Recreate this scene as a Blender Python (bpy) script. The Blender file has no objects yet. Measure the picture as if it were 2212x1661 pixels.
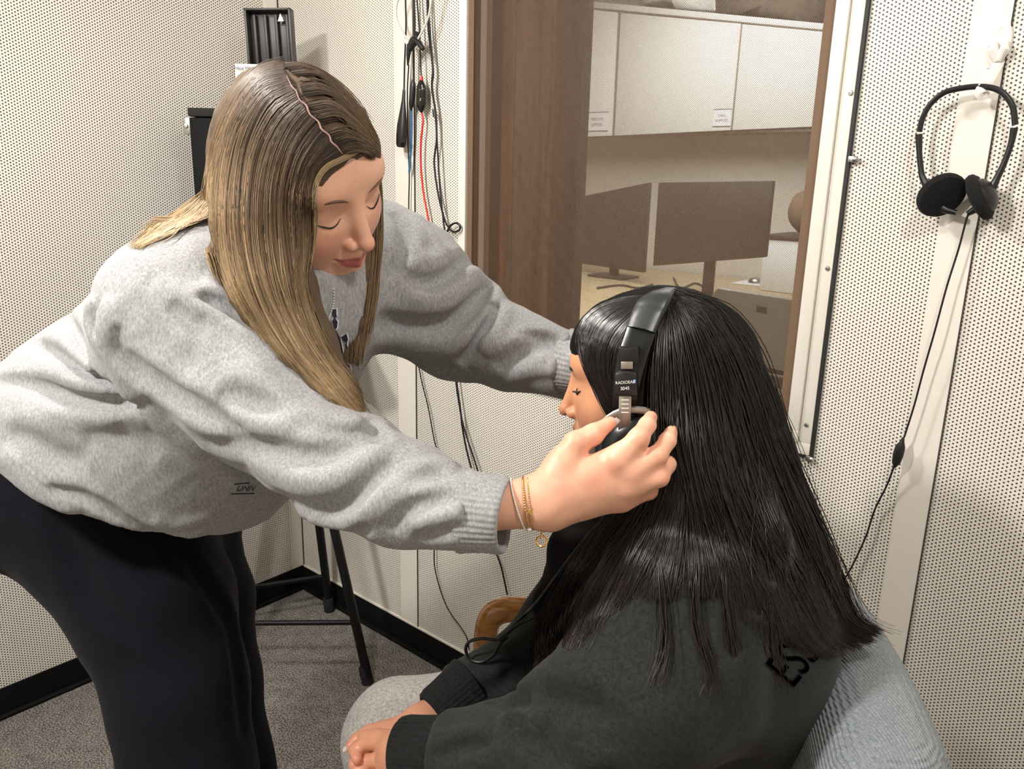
import bpy, bmesh, math, random
import numpy as np
from mathutils import Vector, Matrix

# ------------------------------------------------------------------ camera
FPX, YAW, PITCH, ROLL = 1711.7077, 2.27482487, 0.25625819, 0.02435281
CAM = np.array([2.0795661, -1.3944082, 1.35])
_F = np.array([math.cos(YAW)*math.cos(PITCH), math.sin(YAW)*math.cos(PITCH), -math.sin(PITCH)])
_r = np.array([math.sin(YAW), -math.cos(YAW), 0.0]); _u = np.cross(_r, _F)
_c, _s = math.cos(ROLL), math.sin(ROLL)
AX_R, AX_U, AX_F = _c*_r+_s*_u, -_s*_r+_c*_u, _F
sc = bpy.context.scene
COL = sc.collection
cam_data = bpy.data.cameras.new('camera'); cam_data.sensor_width = 36.0
cam_data.lens = 36.0*FPX/2212.0; cam_data.clip_start = 0.02
cam = bpy.data.objects.new('camera', cam_data); COL.objects.link(cam)
mw = Matrix.Identity(4)
for i in range(3):
    mw[i][0], mw[i][1], mw[i][2], mw[i][3] = AX_R[i], AX_U[i], -AX_F[i], CAM[i]
cam.matrix_world = mw
sc.camera = cam

# ------------------------------------------------------------------ world, lights, exposure
world = bpy.data.worlds.new('world'); sc.world = world; world.use_nodes = True
world.node_tree.nodes['Background'].inputs[0].default_value = (1.0, 0.93, 0.84, 1)
world.node_tree.nodes['Background'].inputs[1].default_value = 0.02
sc.view_settings.view_transform = 'Standard'; sc.view_settings.look = 'None'
sc.view_settings.exposure = 0.0; sc.view_settings.gamma = 1.0
sc.view_settings.use_curve_mapping = False
sc.cycles.use_denoising = True
sc.cycles.max_bounces = 6; sc.cycles.diffuse_bounces = 4; sc.cycles.glossy_bounces = 3; sc.cycles.transparent_max_bounces = 16
sc.cycles.use_adaptive_sampling = True; sc.cycles.adaptive_threshold = 0.06; sc.cycles.adaptive_min_samples = 12
sc.cycles.caustics_reflective = False; sc.cycles.caustics_refractive = False
def area(name, loc, target, size, power, color=(1,1,1), size_y=None):
    l = bpy.data.lights.new(name, 'AREA'); l.energy = power; l.color = color
    l.shape = 'RECTANGLE' if size_y else 'DISK'; l.size = size
    if size_y: l.size_y = size_y
    o = bpy.data.objects.new(name, l); COL.objects.link(o); o.location = loc
    d = Vector(target)-Vector(loc); o.rotation_euler = d.to_track_quat('-Z', 'Y').to_euler()
    return o
area('booth_lamp', (1.05, -1.95, 2.12), (1.2, -0.7, 0.9), 0.16, 30, (1.0, 0.955, 0.90))
area('booth_lamp_two', (0.78, -0.98, 2.12), (1.1, -0.7, 0.6), 0.16, 15, (1.0, 0.955, 0.90))
area('added_right_fill', (2.20, -0.95, 2.12), (1.7, -0.5, 0.6), 0.16, 8, (1.0, 0.955, 0.90))  # unseen fill light, added to brighten the shadowed lower right wall
area('office_light', (0.1, 1.9, 2.6), (0.0, 2.1, 0), 1.8, 105, (1.0, 0.98, 0.95))

# ------------------------------------------------------------------ measuring helpers
def ray(px, py): return AX_R*((px-1106)/FPX) - AX_U*((py-830.5)/FPX) + AX_F
def V(px, py, Z): return CAM + Z*ray(px, py)
def onp(px, py, a, v):
    d = ray(px, py); return CAM + d*((v-CAM[a])/d[a])
def wallp(px, py, off=0.0): return onp(px, py, 1, -off)
def floorp(px, py, z=0.0): return onp(px, py, 2, z)
def project(P):
    q = np.asarray(P)-CAM; z = q@AX_F
    return 1106+FPX*(q@AX_R)/z, 830.5-FPX*(q@AX_U)/z, z

# ------------------------------------------------------------------ materials
def nmat(name):
    m = bpy.data.materials.new(name); m.use_nodes = True
    nt = m.node_tree; b = nt.nodes['Principled BSDF']
    return m, nt, b
def N(nt, t, **kw):
    n = nt.nodes.new(t)
    for k, v in kw.items(): setattr(n, k, v)
    return n
def L(nt, a, b): nt.links.new(a, b)
def mathn(nt, op, a, b=None, c=None):
    n = N(nt, 'ShaderNodeMath', operation=op)
    for i, x in enumerate((a, b, c)):
        if x is None: continue
        if isinstance(x, (int, float)): n.inputs[i].default_value = x
        else: L(nt, x, n.inputs[i])
    return n.outputs[0]
def plain(name, col, rough=0.5, metal=0.0, spec=0.5, coat=0.0, noise=0.0, scale=60, bump=0.0):
    m, nt, b = nmat(name)
    b.inputs['Base Color'].default_value = (*col, 1); b.inputs['Roughness'].default_value = rough
    b.inputs['Metallic'].default_value = metal; b.inputs['Specular IOR Level'].default_value = spec
    b.inputs['Coat Weight'].default_value = coat
    if noise or bump:
        tc = N(nt, 'ShaderNodeTexCoord'); nz = N(nt, 'ShaderNodeTexNoise'); nz.inputs['Scale'].default_value = scale
        nz.inputs['Detail'].default_value = 4; L(nt, tc.outputs['Object'], nz.inputs['Vector'])
        if noise:
            mx = N(nt, 'ShaderNodeMix', data_type='RGBA'); mx.blend_type = 'MIX'
            mx.inputs[6].default_value = (*[c*(1-noise) for c in col], 1)
            mx.inputs[7].default_value = (*[min(1, c*(1+noise)) for c in col], 1)
            L(nt, nz.outputs['Fac'], mx.inputs[0]); L(nt, mx.outputs[2], b.inputs['Base Color'])
        if bump:
            bp = N(nt, 'ShaderNodeBump'); bp.inputs['Strength'].default_value = bump; bp.inputs['Distance'].default_value = 0.002
            L(nt, nz.outputs['Fac'], bp.inputs['Height']); L(nt, bp.outputs['Normal'], b.inputs['Normal'])
    return m
def perforated(name, col, axis, d, strips, hole=0.215):
    """painted steel sheet punched with staggered round holes; axis = the horizontal world axis of the sheet"""
    m, nt, b = nmat(name)
    g = N(nt, 'ShaderNodeNewGeometry'); sp = N(nt, 'ShaderNodeSeparateXYZ'); L(nt, g.outputs['Position'], sp.inputs[0])
    u, v = sp.outputs[axis], sp.outputs[2]
    cw = d*0.8660254
    def cell(du, dv):
        a = mathn(nt, 'MULTIPLY_ADD', u, 1/(2*cw), du+100.0); a = mathn(nt, 'FRACT', a); a = mathn(nt, 'SUBTRACT', a, 0.5); a = mathn(nt, 'MULTIPLY', a, 2*0.8660254)
        c = mathn(nt, 'MULTIPLY_ADD', v, 1/d, dv+100.0); c = mathn(nt, 'FRACT', c); c = mathn(nt, 'SUBTRACT', c, 0.5)
        return mathn(nt, 'SQRT', mathn(nt, 'ADD', mathn(nt, 'MULTIPLY', a, a), mathn(nt, 'MULTIPLY', c, c)))
    dist = mathn(nt, 'MINIMUM', cell(0, 0), cell(0.5, 0.5))
    mr = N(nt, 'ShaderNodeMapRange'); mr.inputs['From Min'].default_value = hole-0.02; mr.inputs['From Max'].default_value = hole+0.02
    mr.inputs['To Min'].default_value = 1; mr.inputs['To Max'].default_value = 0; L(nt, dist, mr.inputs['Value'])
    mask = mr.outputs[0]
    for a0, a1 in strips:      # unpunched margins
        ins = mathn(nt, 'MULTIPLY', mathn(nt, 'GREATER_THAN', u, a0), mathn(nt, 'LESS_THAN', u, a1))
        mask = mathn(nt, 'MULTIPLY', mask, mathn(nt, 'SUBTRACT', 1.0, ins))
    mx = N(nt, 'ShaderNodeMix', data_type='RGBA'); L(nt, mask, mx.inputs[0])
    nz = N(nt, 'ShaderNodeTexNoise'); nz.inputs['Scale'].default_value = 900; L(nt, g.outputs['Position'], nz.inputs['Vector'])
    cr = N(nt, 'ShaderNodeMix', data_type='RGBA'); cr.inputs[6].default_value = (0.012, 0.010, 0.008, 1); cr.inputs[7].default_value = (0.09, 0.08, 0.065, 1)
    L(nt, nz.outputs['Fac'], cr.inputs[0])
    mx.inputs[6].default_value = (*col, 1); L(nt, cr.outputs[2], mx.inputs[7])
    L(nt, mx.outputs[2], b.inputs['Base Color'])
    b.inputs['Roughness'].default_value = 0.5
    bp = N(nt, 'ShaderNodeBump'); bp.inputs['Strength'].default_value = 0.6; bp.inputs['Distance'].default_value = 0.0012; bp.invert = True
    L(nt, mask, bp.inputs['Height']); L(nt, bp.outputs['Normal'], b.inputs['Normal'])
    return m
def wood(name, c1, c2, scale=(6, 6, 0.7), rough=0.35, coat=0.3, axis_rot=(0, 0, 0), freq=5):
    m, nt, b = nmat(name)
    tc = N(nt, 'ShaderNodeTexCoord'); mp = N(nt, 'ShaderNodeMapping'); mp.inputs['Scale'].default_value = scale; mp.inputs['Rotation'].default_value = axis_rot
    L(nt, tc.outputs['Object'], mp.inputs[0])
    nz = N(nt, 'ShaderNodeTexNoise'); nz.inputs['Scale'].default_value = freq; nz.inputs['Detail'].default_value = 8; nz.inputs['Distortion'].default_value = 1.6
    L(nt, mp.outputs[0], nz.inputs['Vector'])
    n2 = N(nt, 'ShaderNodeTexNoise'); n2.inputs['Scale'].default_value = freq*12; n2.inputs['Detail'].default_value = 3; L(nt, mp.outputs[0], n2.inputs['Vector'])
    ad = mathn(nt, 'MULTIPLY_ADD', n2.outputs['Fac'], 0.35, mathn(nt, 'MULTIPLY', nz.outputs['Fac'], 0.75))
    cr = N(nt, 'ShaderNodeValToRGB'); cr.color_ramp.elements[0].position = 0.38; cr.color_ramp.elements[1].position = 0.68
    cr.color_ramp.elements[0].color = (*c1, 1); cr.color_ramp.elements[1].color = (*c2, 1); L(nt, ad, cr.inputs[0])
    L(nt, cr.outputs[0], b.inputs['Base Color']); b.inputs['Roughness'].default_value = rough; b.inputs['Coat Weight'].default_value = coat
    return m
def weave(name, col, col2, density=0.5, per=0.0034):
    """woven screen cloth: threads with open gaps"""
    m, nt, b = nmat(name)
    g = N(nt, 'ShaderNodeNewGeometry'); sp = N(nt, 'ShaderNodeSeparateXYZ'); L(nt, g.outputs['Position'], sp.inputs[0])
    a = mathn(nt, 'ADD', sp.outputs[0], sp.outputs[2]); c = mathn(nt, 'SUBTRACT', sp.outputs[0], mathn(nt, 'MULTIPLY', sp.outputs[2], 0.8))
    s1 = mathn(nt, 'SINE', mathn(nt, 'MULTIPLY', a, 2*math.pi/per)); s2 = mathn(nt, 'SINE', mathn(nt, 'MULTIPLY', c, 2*math.pi/(per*0.8)))
    t = mathn(nt, 'ADD', mathn(nt, 'MULTIPLY', s1, 0.36), mathn(nt, 'MULTIPLY', s2, 0.12))
    fac = mathn(nt, 'ADD', t, density); fac = mathn(nt, 'MINIMUM', mathn(nt, 'MAXIMUM', fac, 0.0), 1.0)
    tr = N(nt, 'ShaderNodeBsdfTransparent'); ms = N(nt, 'ShaderNodeMixShader'); L(nt, fac, ms.inputs[0])
    mx = N(nt, 'ShaderNodeMix', data_type='RGBA'); mx.inputs[6].default_value = (*col, 1); mx.inputs[7].default_value = (*col2, 1)
    nz = N(nt, 'ShaderNodeTexNoise'); nz.inputs['Scale'].default_value = 9; L(nt, g.outputs['Position'], nz.inputs['Vector']); L(nt, nz.outputs['Fac'], mx.inputs[0])
    L(nt, mx.outputs[2], b.inputs['Base Color']); b.inputs['Roughness'].default_value = 0.6
    L(nt, tr.outputs[0], ms.inputs[1]); L(nt, b.outputs[0], ms.inputs[2])
    out = nt.nodes['Material Output']; L(nt, ms.outputs[0], out.inputs[0])
    return m
def glass(name, tint=(1, 1, 1)):
    m, nt, b = nmat(name)
    tr = N(nt, 'ShaderNodeBsdfTransparent'); tr.inputs[0].default_value = (*tint, 1)
    gl = N(nt, 'ShaderNodeBsdfGlossy'); gl.inputs['Roughness'].default_value = 0.02
    fr = N(nt, 'ShaderNodeFresnel'); fr.inputs[0].default_value = 1.45
    ms = N(nt, 'ShaderNodeMixShader'); L(nt, fr.outputs[0], ms.inputs[0]); L(nt, tr.outputs[0], ms.inputs[1]); L(nt, gl.outputs[0], ms.inputs[2])
    L(nt, ms.outputs[0], nt.nodes['Material Output'].inputs[0]); return m
def fabric(name, c1, c2, scale=260, stretch=(1, 1, 0.35), bump=0.25, rough=0.95, big=0.0, sheen=0.15, dist=0.0012):
    m, nt, b = nmat(name)
    tc = N(nt, 'ShaderNodeTexCoord'); mp = N(nt, 'ShaderNodeMapping'); mp.inputs['Scale'].default_value = stretch
    L(nt, tc.outputs['Object'], mp.inputs[0])
    nz = N(nt, 'ShaderNodeTexNoise'); nz.inputs['Scale'].default_value = scale; nz.inputs['Detail'].default_value = 5; nz.inputs['Roughness'].default_value = 0.65
    nz.inputs['Distortion'].default_value = 0.6
    L(nt, mp.outputs[0], nz.inputs['Vector'])
    cr = N(nt, 'ShaderNodeValToRGB'); cr.color_ramp.elements[0].position = 0.33; cr.color_ramp.elements[1].position = 0.66
    cr.color_ramp.elements[0].color = (*c1, 1); cr.color_ramp.elements[1].color = (*c2, 1); L(nt, nz.outputs['Fac'], cr.inputs[0])
    L(nt, cr.outputs[0], b.inputs['Base Color'])
    b.inputs['Roughness'].default_value = rough; b.inputs['Specular IOR Level'].default_value = 0.15
    b.inputs['Sheen Weight'].default_value = sheen; b.inputs['Sheen Roughness'].default_value = 0.5
    if bump:
        bp = N(nt, 'ShaderNodeBump'); bp.inputs['Strength'].default_value = bump; bp.inputs['Distance'].default_value = dist
        L(nt, nz.outputs['Fac'], bp.inputs['Height']); L(nt, bp.outputs['Normal'], b.inputs['Normal'])
    return m

# ------------------------------------------------------------------ object helpers
def setp(o, label=None, cat=None, group=None, kind=None):
    if label: o['label'] = label
    if cat: o['category'] = cat
    if group: o['group'] = group
    if kind: o['kind'] = kind
    return o
def link_mesh(name, me, mat, parent=None, base=None, smooth=False):
    """me holds world coordinates; a part is moved into its parent's frame, a thing gets its origin at `base`"""
    if mat is not None and len(me.materials) == 0: me.materials.append(mat)
    o = bpy.data.objects.new(name, me); COL.objects.link(o)
    off = None
    if parent is not None:
        o.parent = parent; p = parent
        off = Vector((0, 0, 0))
        while p is not None: off += p.location; p = p.parent
    elif base is not None:
        off = Vector(base); o.location = off
    if off is not None and len(me.vertices): me.transform(Matrix.Translation(-off))
    if smooth:
        me.polygons.foreach_set('use_smooth', [True]*len(me.polygons))
    me.update()
    return o
def from_bm(name, bm, mat, parent=None, base=None, smooth=False, sharp=None):
    me = bpy.data.meshes.new(name); bm.to_mesh(me); bm.free()
    o = link_mesh(name, me, mat, parent, base, smooth)
    if smooth and sharp is None: sharp = 40
    if smooth and sharp:
        try: me.set_sharp_from_angle(angle=math.radians(sharp))
        except Exception: pass
    return o
def thing(name, loc, label, cat, group=None):
    o = bpy.data.objects.new(name, None); COL.objects.link(o); o.location = Vector([float(a) for a in loc])
    o.empty_display_size = 0.05
    return setp(o, label, cat, group)
def add_box(bm, lo, hi, bev=0.0, mtx=None, seg=2):
    b = bmesh.new(); bmesh.ops.create_cube(b, size=1)
    lo = Vector(lo); hi = Vector(hi)
    for v in b.verts: v.co = Vector([(lo[i]+hi[i])/2 + v.co[i]*(hi[i]-lo[i]) for i in range(3)])
    if bev: bmesh.ops.bevel(b, geom=list(b.edges), offset=bev, segments=seg, profile=0.5, affect='EDGES')
    if mtx is not None: bmesh.ops.transform(b, matrix=mtx, verts=b.verts)
    me = bpy.data.meshes.new('t'); b.to_mesh(me); b.free(); bm.from_mesh(me); bpy.data.meshes.remove(me)
def boxo(name, lo, hi, mat, parent=None, bev=0.0, base=None, mtx=None, smooth=False):
    bm = bmesh.new(); add_box(bm, lo, hi, bev, mtx)
    if parent is None and base is None:
        base = Vector(((lo[0]+hi[0])/2, (lo[1]+hi[1])/2, min(lo[2], hi[2])))
        if mtx is not None: base = mtx @ base
    return from_bm(name, bm, mat, parent, base, smooth or bev > 0)
def catmull(pts, n=8):
    P = [np.array(p, float) for p in pts]
    if len(P) < 3: return P
    P = [2*P[0]-P[1]] + P + [2*P[-1]-P[-2]]; out = []
    for i in range(1, len(P)-2):
        a, b, c, d = P[i-1:i+3]
        for k in range(n):
            t = k/n
            out.append(0.5*((2*b)+(-a+c)*t+(2*a-5*b+4*c-d)*t*t+(-a+3*b-3*c+d)*t**3))
    out.append(P[-2]); return out
def add_tube(bm, pts, r, seg=10, closed=False, flat=None, up=None):
    """r: radius or list; flat=(w,h) gives an elliptical section turned towards `up`"""
    P = [np.array(p, float) for p in pts]; n = len(P)
    R = [r]*n if isinstance(r, (int, float)) else list(np.interp(np.linspace(0, 1, n), np.linspace(0, 1, len(r)), r))
    nrm = np.array(up if up is not None else (0.31, 0.17, 0.93), float); rings = []
    for i in range(n):
        t = P[min(i+1, n-1)]-P[max(i-1, 0)] if not closed else P[(i+1) % n]-P[i-1]
        t = t/(np.linalg.norm(t)+1e-12)
        nrm = (np.array(up, float) if up is not None else nrm); nrm = nrm-t*(nrm@t)
        if np.linalg.norm(nrm) < 1e-6: nrm = np.cross(t, (1, 0, 0.2))
        nrm = nrm/np.linalg.norm(nrm); bn = np.cross(t, nrm)
        fw, fh = flat if flat else (1, 1)
        rings.append([bm.verts.new(P[i]+R[i]*(fw*math.cos(a)*bn+fh*math.sin(a)*nrm)) for a in [2*math.pi*k/seg for k in range(seg)]])
    m = n if closed else n-1
    for i in range(m):
        A, B = rings[i], rings[(i+1) % n]
        for k in range(seg): bm.faces.new((A[k], A[(k+1) % seg], B[(k+1) % seg], B[k]))
    if not closed:
        bm.faces.new(list(reversed(rings[0]))); bm.faces.new(rings[-1])
def tubeo(name, pts, r, mat, parent=None, seg=10, smooth_n=8, closed=False, base=None, flat=None, up=None):
    bm = bmesh.new(); P = catmull(pts, smooth_n) if smooth_n and len(pts) > 2 else pts
    add_tube(bm, P, r, seg, closed, flat, up)
    if parent is None and base is None: base = [float(a) for a in np.mean([np.array(p) for p in pts], axis=0)]
    bmesh.ops.recalc_face_normals(bm, faces=bm.faces)
    return from_bm(name, bm, mat, parent, base, True)
def add_lathe(bm, prof, origin, axis, seg=32):
    ax_ = Vector([float(a) for a in axis]).normalized(); q = ax_.to_track_quat('Z', 'Y').to_matrix(); o = Vector([float(a) for a in origin])
    rings = []
    for r, z in prof:
        rings.append([bm.verts.new(o+q@Vector((r*math.cos(2*math.pi*k/seg), r*math.sin(2*math.pi*k/seg), z))) for k in range(seg)])
    for A, B in zip(rings, rings[1:]):
        for k in range(seg): bm.faces.new((A[k], A[(k+1) % seg], B[(k+1) % seg], B[k]))
    if prof[0][0] > 1e-5: bm.faces.new(list(reversed(rings[0])))
    if prof[-1][0] > 1e-5: bm.faces.new(rings[-1])
def latheo(name, prof, origin, axis, mat, parent=None, seg=32, base=None):
    bm = bmesh.new(); add_lathe(bm, prof, origin, axis, seg); bmesh.ops.remove_doubles(bm, verts=bm.verts, dist=1e-6)
    bmesh.ops.recalc_face_normals(bm, faces=bm.faces)
    return from_bm(name, bm, mat, parent, base if base is not None or parent is not None else origin, True)
def prismo(name, poly, depth_vec, mat, parent=None, base=None, bev=0.0):
    bm = bmesh.new(); a = [bm.verts.new([float(x) for x in p]) for p in poly]; d = np.array(depth_vec, float)
    b = [bm.verts.new([float(x) for x in (np.array(p)+d)]) for p in poly]; n = len(poly)
    bm.faces.new(a); bm.faces.new(list(reversed(b)))
    for i in range(n): bm.faces.new((a[i], b[i], b[(i+1) % n], a[(i+1) % n]))
    bmesh.ops.recalc_face_normals(bm, faces=bm.faces)
    if bev: bmesh.ops.bevel(bm, geom=list(bm.edges), offset=bev, segments=2, profile=0.5, affect='EDGES')
    return from_bm(name, bm, mat, parent, base if base is not None or parent is not None else [float(x) for x in poly[0]], bev > 0)
def texto(name, body, size, origin, xdir, ydir, mat, parent, extrude=0.0002, shear=0.0, align='CENTER'):
    cu = bpy.data.curves.new(name, 'FONT'); cu.body = body; cu.size = size; cu.extrude = extrude; cu.shear = shear
    cu.align_x = align; cu.align_y = 'CENTER'
    tmp = bpy.data.objects.new('tmp', cu); COL.objects.link(tmp)
    dg = bpy.context.evaluated_depsgraph_get(); me = bpy.data.meshes.new_from_object(tmp.evaluated_get(dg)); bpy.data.objects.remove(tmp)
    x = Vector([float(a) for a in xdir]).normalized(); y = Vector([float(a) for a in ydir]); y = (y-x*y.dot(x)).normalized(); z = x.cross(y)
    m = Matrix.Identity(4)
    for i in range(3): m[i][0], m[i][1], m[i][2], m[i][3] = x[i], y[i], z[i], float(origin[i])
    me.transform(m); me.materials.clear(); me.name = name
    return link_mesh(name, me, mat, parent)

CREAM = (0.78, 0.74, 0.67)
M_paint = plain('cream_paint', CREAM, 0.45)
M_trim = plain('white_trim_paint', (0.76, 0.73, 0.66), 0.4)
M_groove = plain('panel_groove', (0.05, 0.045, 0.04), 0.9)
M_perf_back = perforated('perforated_back_wall', CREAM, 0, 0.0065, [(0.489, 0.562), (1.764, 1.8168)], 0.228)
M_perf_left = perforated('perforated_left_wall', (0.79, 0.755, 0.69), 1, 0.0070, [(-0.046, 0.01)], 0.245)
M_perf_low = perforated('perforated_side_wall', CREAM, 1, 0.0070, [])
M_black_base = plain('black_vinyl', (0.004, 0.004, 0.004), 0.7, spec=0.15)
M_black = plain('black_plastic', (0.010, 0.010, 0.011), 0.35)
M_blackmat = plain('matte_black', (0.006, 0.006, 0.0065), 0.8)
M_steel = plain('steel', (0.55, 0.54, 0.52), 0.3, 1.0)
M_white = plain('white_plastic', (0.82, 0.80, 0.77), 0.35)

# ------------------------------------------------------------------ room shell
XR, YF, ZC = 2.75, -2.35, 2.2
def struct(o): o['kind'] = 'structure'; return o
def slab(name, lo, hi, mat): return struct(boxo(name, lo, hi, mat))
m, nt, b = nmat('carpet')
g = N(nt, 'ShaderNodeNewGeometry')
n1 = N(nt, 'ShaderNodeTexNoise'); n1.inputs['Scale'].default_value = 260; n1.inputs['Detail'].default_value = 3; n1.inputs['Roughness'].default_value = .7
n2 = N(nt, 'ShaderNodeTexNoise'); n2.inputs['Scale'].default_value = 28
L(nt, g.outputs['Position'], n1.inputs[0]); L(nt, g.outputs['Position'], n2.inputs[0])
v = mathn(nt, 'MULTIPLY_ADD', n2.outputs['Fac'], 0.12, mathn(nt, 'MULTIPLY', n1.outputs['Fac'], 0.98))
cr = N(nt, 'ShaderNodeValToRGB'); cr.color_ramp.elements[0].position = .46; cr.color_ramp.elements[1].position = .66
cr.color_ramp.elements[0].color = (0.035, 0.030, 0.026, 1); cr.color_ramp.elements[1].color = (0.36, 0.335, 0.305, 1)
L(nt, v, cr.inputs[0]); L(nt, cr.outputs[0], b.inputs['Base Color']); b.inputs['Roughness'].default_value = 1
bp = N(nt, 'ShaderNodeBump'); bp.inputs['Strength'].default_value = .7; bp.inputs['Distance'].default_value = .004
L(nt, n1.outputs['Fac'], bp.inputs['Height']); L(nt, bp.outputs['Normal'], b.inputs['Normal'])
M_carpet = m
slab('floor', (-0.1, YF-0.1, -0.05), (XR+0.1, 0.1, 0), M_carpet)
slab('ceiling', (-0.1, YF-0.1, ZC), (XR+0.1, 0.1, ZC+0.06), M_paint)
slab('wall_left', (-0.1, YF, 0), (0, 0.1, ZC), M_perf_left)
slab('wall_front', (-0.1, YF-0.1, 0), (XR+0.1, YF, ZC), M_paint)
slab('wall_right', (XR, YF, 0), (XR+0.1, 0.1, ZC), M_perf_low)
# window wall with its opening
WX0, WX1, WZ0, WZ1 = 0.744, 1.612, 0.874, 2.02
bm = bmesh.new()
add_box(bm, (0, 0, 0), (WX0, 0.1, ZC)); add_box(bm, (WX1, 0, 0), (XR, 0.1, ZC))
add_box(bm, (WX0, 0, 0), (WX1, 0.1, WZ0)); add_box(bm, (WX0, 0, WZ1), (WX1, 0.1, ZC))
struct(from_bm('wall_back', bm, M_perf_back, base=(1.2, 0, 0)))
# cover strips over the panel joints
def strip(n, x0, x1):
    t = struct(boxo('trim_%d' % n, (x0, -0.003, 0.077), (x1, 0.0, ZC), M_paint))
    boxo('joint_gap', (x1, -0.0035, 0.077), (x1+0.0018, 0.0, ZC), M_groove, t)
strip(1, 0.489, 0.561); strip(2, 1.766, 1.8165)
t = struct(boxo('trim_3', (-0.0, -0.040, 0.08), (0.003, -0.003, ZC), M_paint))
boxo('joint_gap', (0.0, -0.0030, 0.08), (0.0055, 0.0, ZC), M_groove, t)
# baseboards: black vinyl cove, a thin pale lip above the back one
struct(boxo('baseboard_left', (0, YF, 0), (0.006, 0, 0.0775), M_black_base))
bb = struct(boxo('baseboard_back', (0, -0.006, 0), (XR, 0, 0.0765), M_black_base))
boxo('baseboard_lip', (0.006, -0.005, 0.0768), (XR, 0, 0.0815), M_trim, bb)
bm = bmesh.new(); add_tube(bm, [(0.012, YF, 0.004), (0.012, 0, 0.004)], 0.008, 8); struct(from_bm('trim_4', bm, M_black_base, base=(0.01, -1, 0), smooth=True))
bm = bmesh.new(); add_tube(bm, [(0, -0.012, 0.004), (XR, -0.012, 0.004)], 0.008, 8); struct(from_bm('trim_5', bm, M_black_base, base=(1, -0.01, 0), smooth=True))

# ------------------------------------------------------------------ window
win = bpy.data.objects.new('window_1', None); COL.objects.link(win); win.location = (1.18, 0, WZ0); win['kind'] = 'structure'
M_screen = weave('brown_screen', (0.085, 0.047, 0.024), (0.105, 0.063, 0.036), 0.52)
M_jamb = plain('brown_jamb', (0.16, 0.095, 0.055), 0.7)
M_seal = plain('black_gasket', (0.012, 0.012, 0.012), 0.6)
M_mullion = plain('pinkish_strip', (0.50, 0.36, 0.28), 0.6)
bm = bmesh.new()     # outer white frame, two steps
for (a, c, dd) in ((0.0, 0.022, 0.009), (0.022, 0.044, 0.016)):
    x0, x1, z0, z1 = WX0, WX1, WZ0, WZ1
    add_box(bm, (x1-c, -dd, z0+c), (x1-a, 0.0, z1-c), 0.0012)
    add_box(bm, (x0, -dd-0.0004, z0+a), (x1-a, 0.0, z0+c), 0.0012)
    add_box(bm, (x0, -dd-0.0004, z1-c), (x1-a, 0.0, z1-a), 0.0012)
add_box(bm, (WX0-0.022, -0.010, WZ0), (WX0, 0.0, WZ1), 0.0015)
from_bm('window_frame', bm, M_trim, win, smooth=True)
bm = bmesh.new()
add_box(bm, (WX1, -0.0075, WZ0-0.003), (WX1+0.006, 0, WZ1), 0.001)
add_box(bm, (WX0, -0.0075, WZ0-0.006), (WX1+0.006, 0, WZ0), 0.001)
from_bm('gasket', bm, M_seal, win)
bm = bmesh.new()
add_box(bm, (WX0, 0.0, WZ0), (WX0+0.014, 0.1, WZ1)); add_box(bm, (WX1-0.0665, 0.0, WZ0), (WX1, 0.02, WZ1))
add_box(bm, (WX0, 0.0, WZ0), (WX1, 0.1, WZ0+0.02)); add_box(bm, (WX0, 0.0, WZ1-0.02), (WX1, 0.1, WZ1))
from_bm('jamb', bm, M_jamb, win)
boxo('mullion', (0.768, 0.012, WZ0+0.02), (0.786, 0.03, WZ1-0.02), M_mullion, win)
bm = bmesh.new(); vs = [bm.verts.new(p) for p in ((WX0+0.01, 0.006, WZ0), (WX1-0.02, 0.006, WZ0), (WX1-0.02, 0.006, WZ1), (WX0+0.01, 0.006, WZ1))]; bm.faces.new(vs)
from_bm('screen', bm, M_screen, win)
boxo('glass_pane', (WX0+0.014, 0.055, WZ0+0.02), (WX1-0.01, 0.059, WZ1-0.02), glass('window_glass', (0.94, 0.95, 0.93)), win)
for (px, py) in ((1838, 201), (1788, 580), (1742, 918)):
    p = wallp(px, py, 0.009)
    s = latheo('screw', [(0.0042, 0), (0.0042, 0.0012), (0.003, 0.0026), (0.0, 0.003)], p, (0, -1, 0), M_steel, win, 16)
    boxo('screw_slot', (p[0]-0.0028, p[1]-0.0034, p[2]-0.0004), (p[0]+0.0028, p[1]-0.0028, p[2]+0.0004), M_groove, s)
for (px, py) in ((1843, 344), (1749, 990)):
    p = wallp(px, py, 0.006)
    s = boxo('frame_clip', (p[0]-0.007, p[1]-0.005, p[2]-0.005), (p[0]+0.004, p[1]+0.005, p[2]+0.005), M_steel, win, 0.0012)
    latheo('clip_screw', [(0.0045, 0), (0.0045, 0.004), (0.002, 0.006), (0, 0.006)], p+np.array([0.004, -0.003, 0]), (0.5, -1, 0), M_steel, s, 14)

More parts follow.
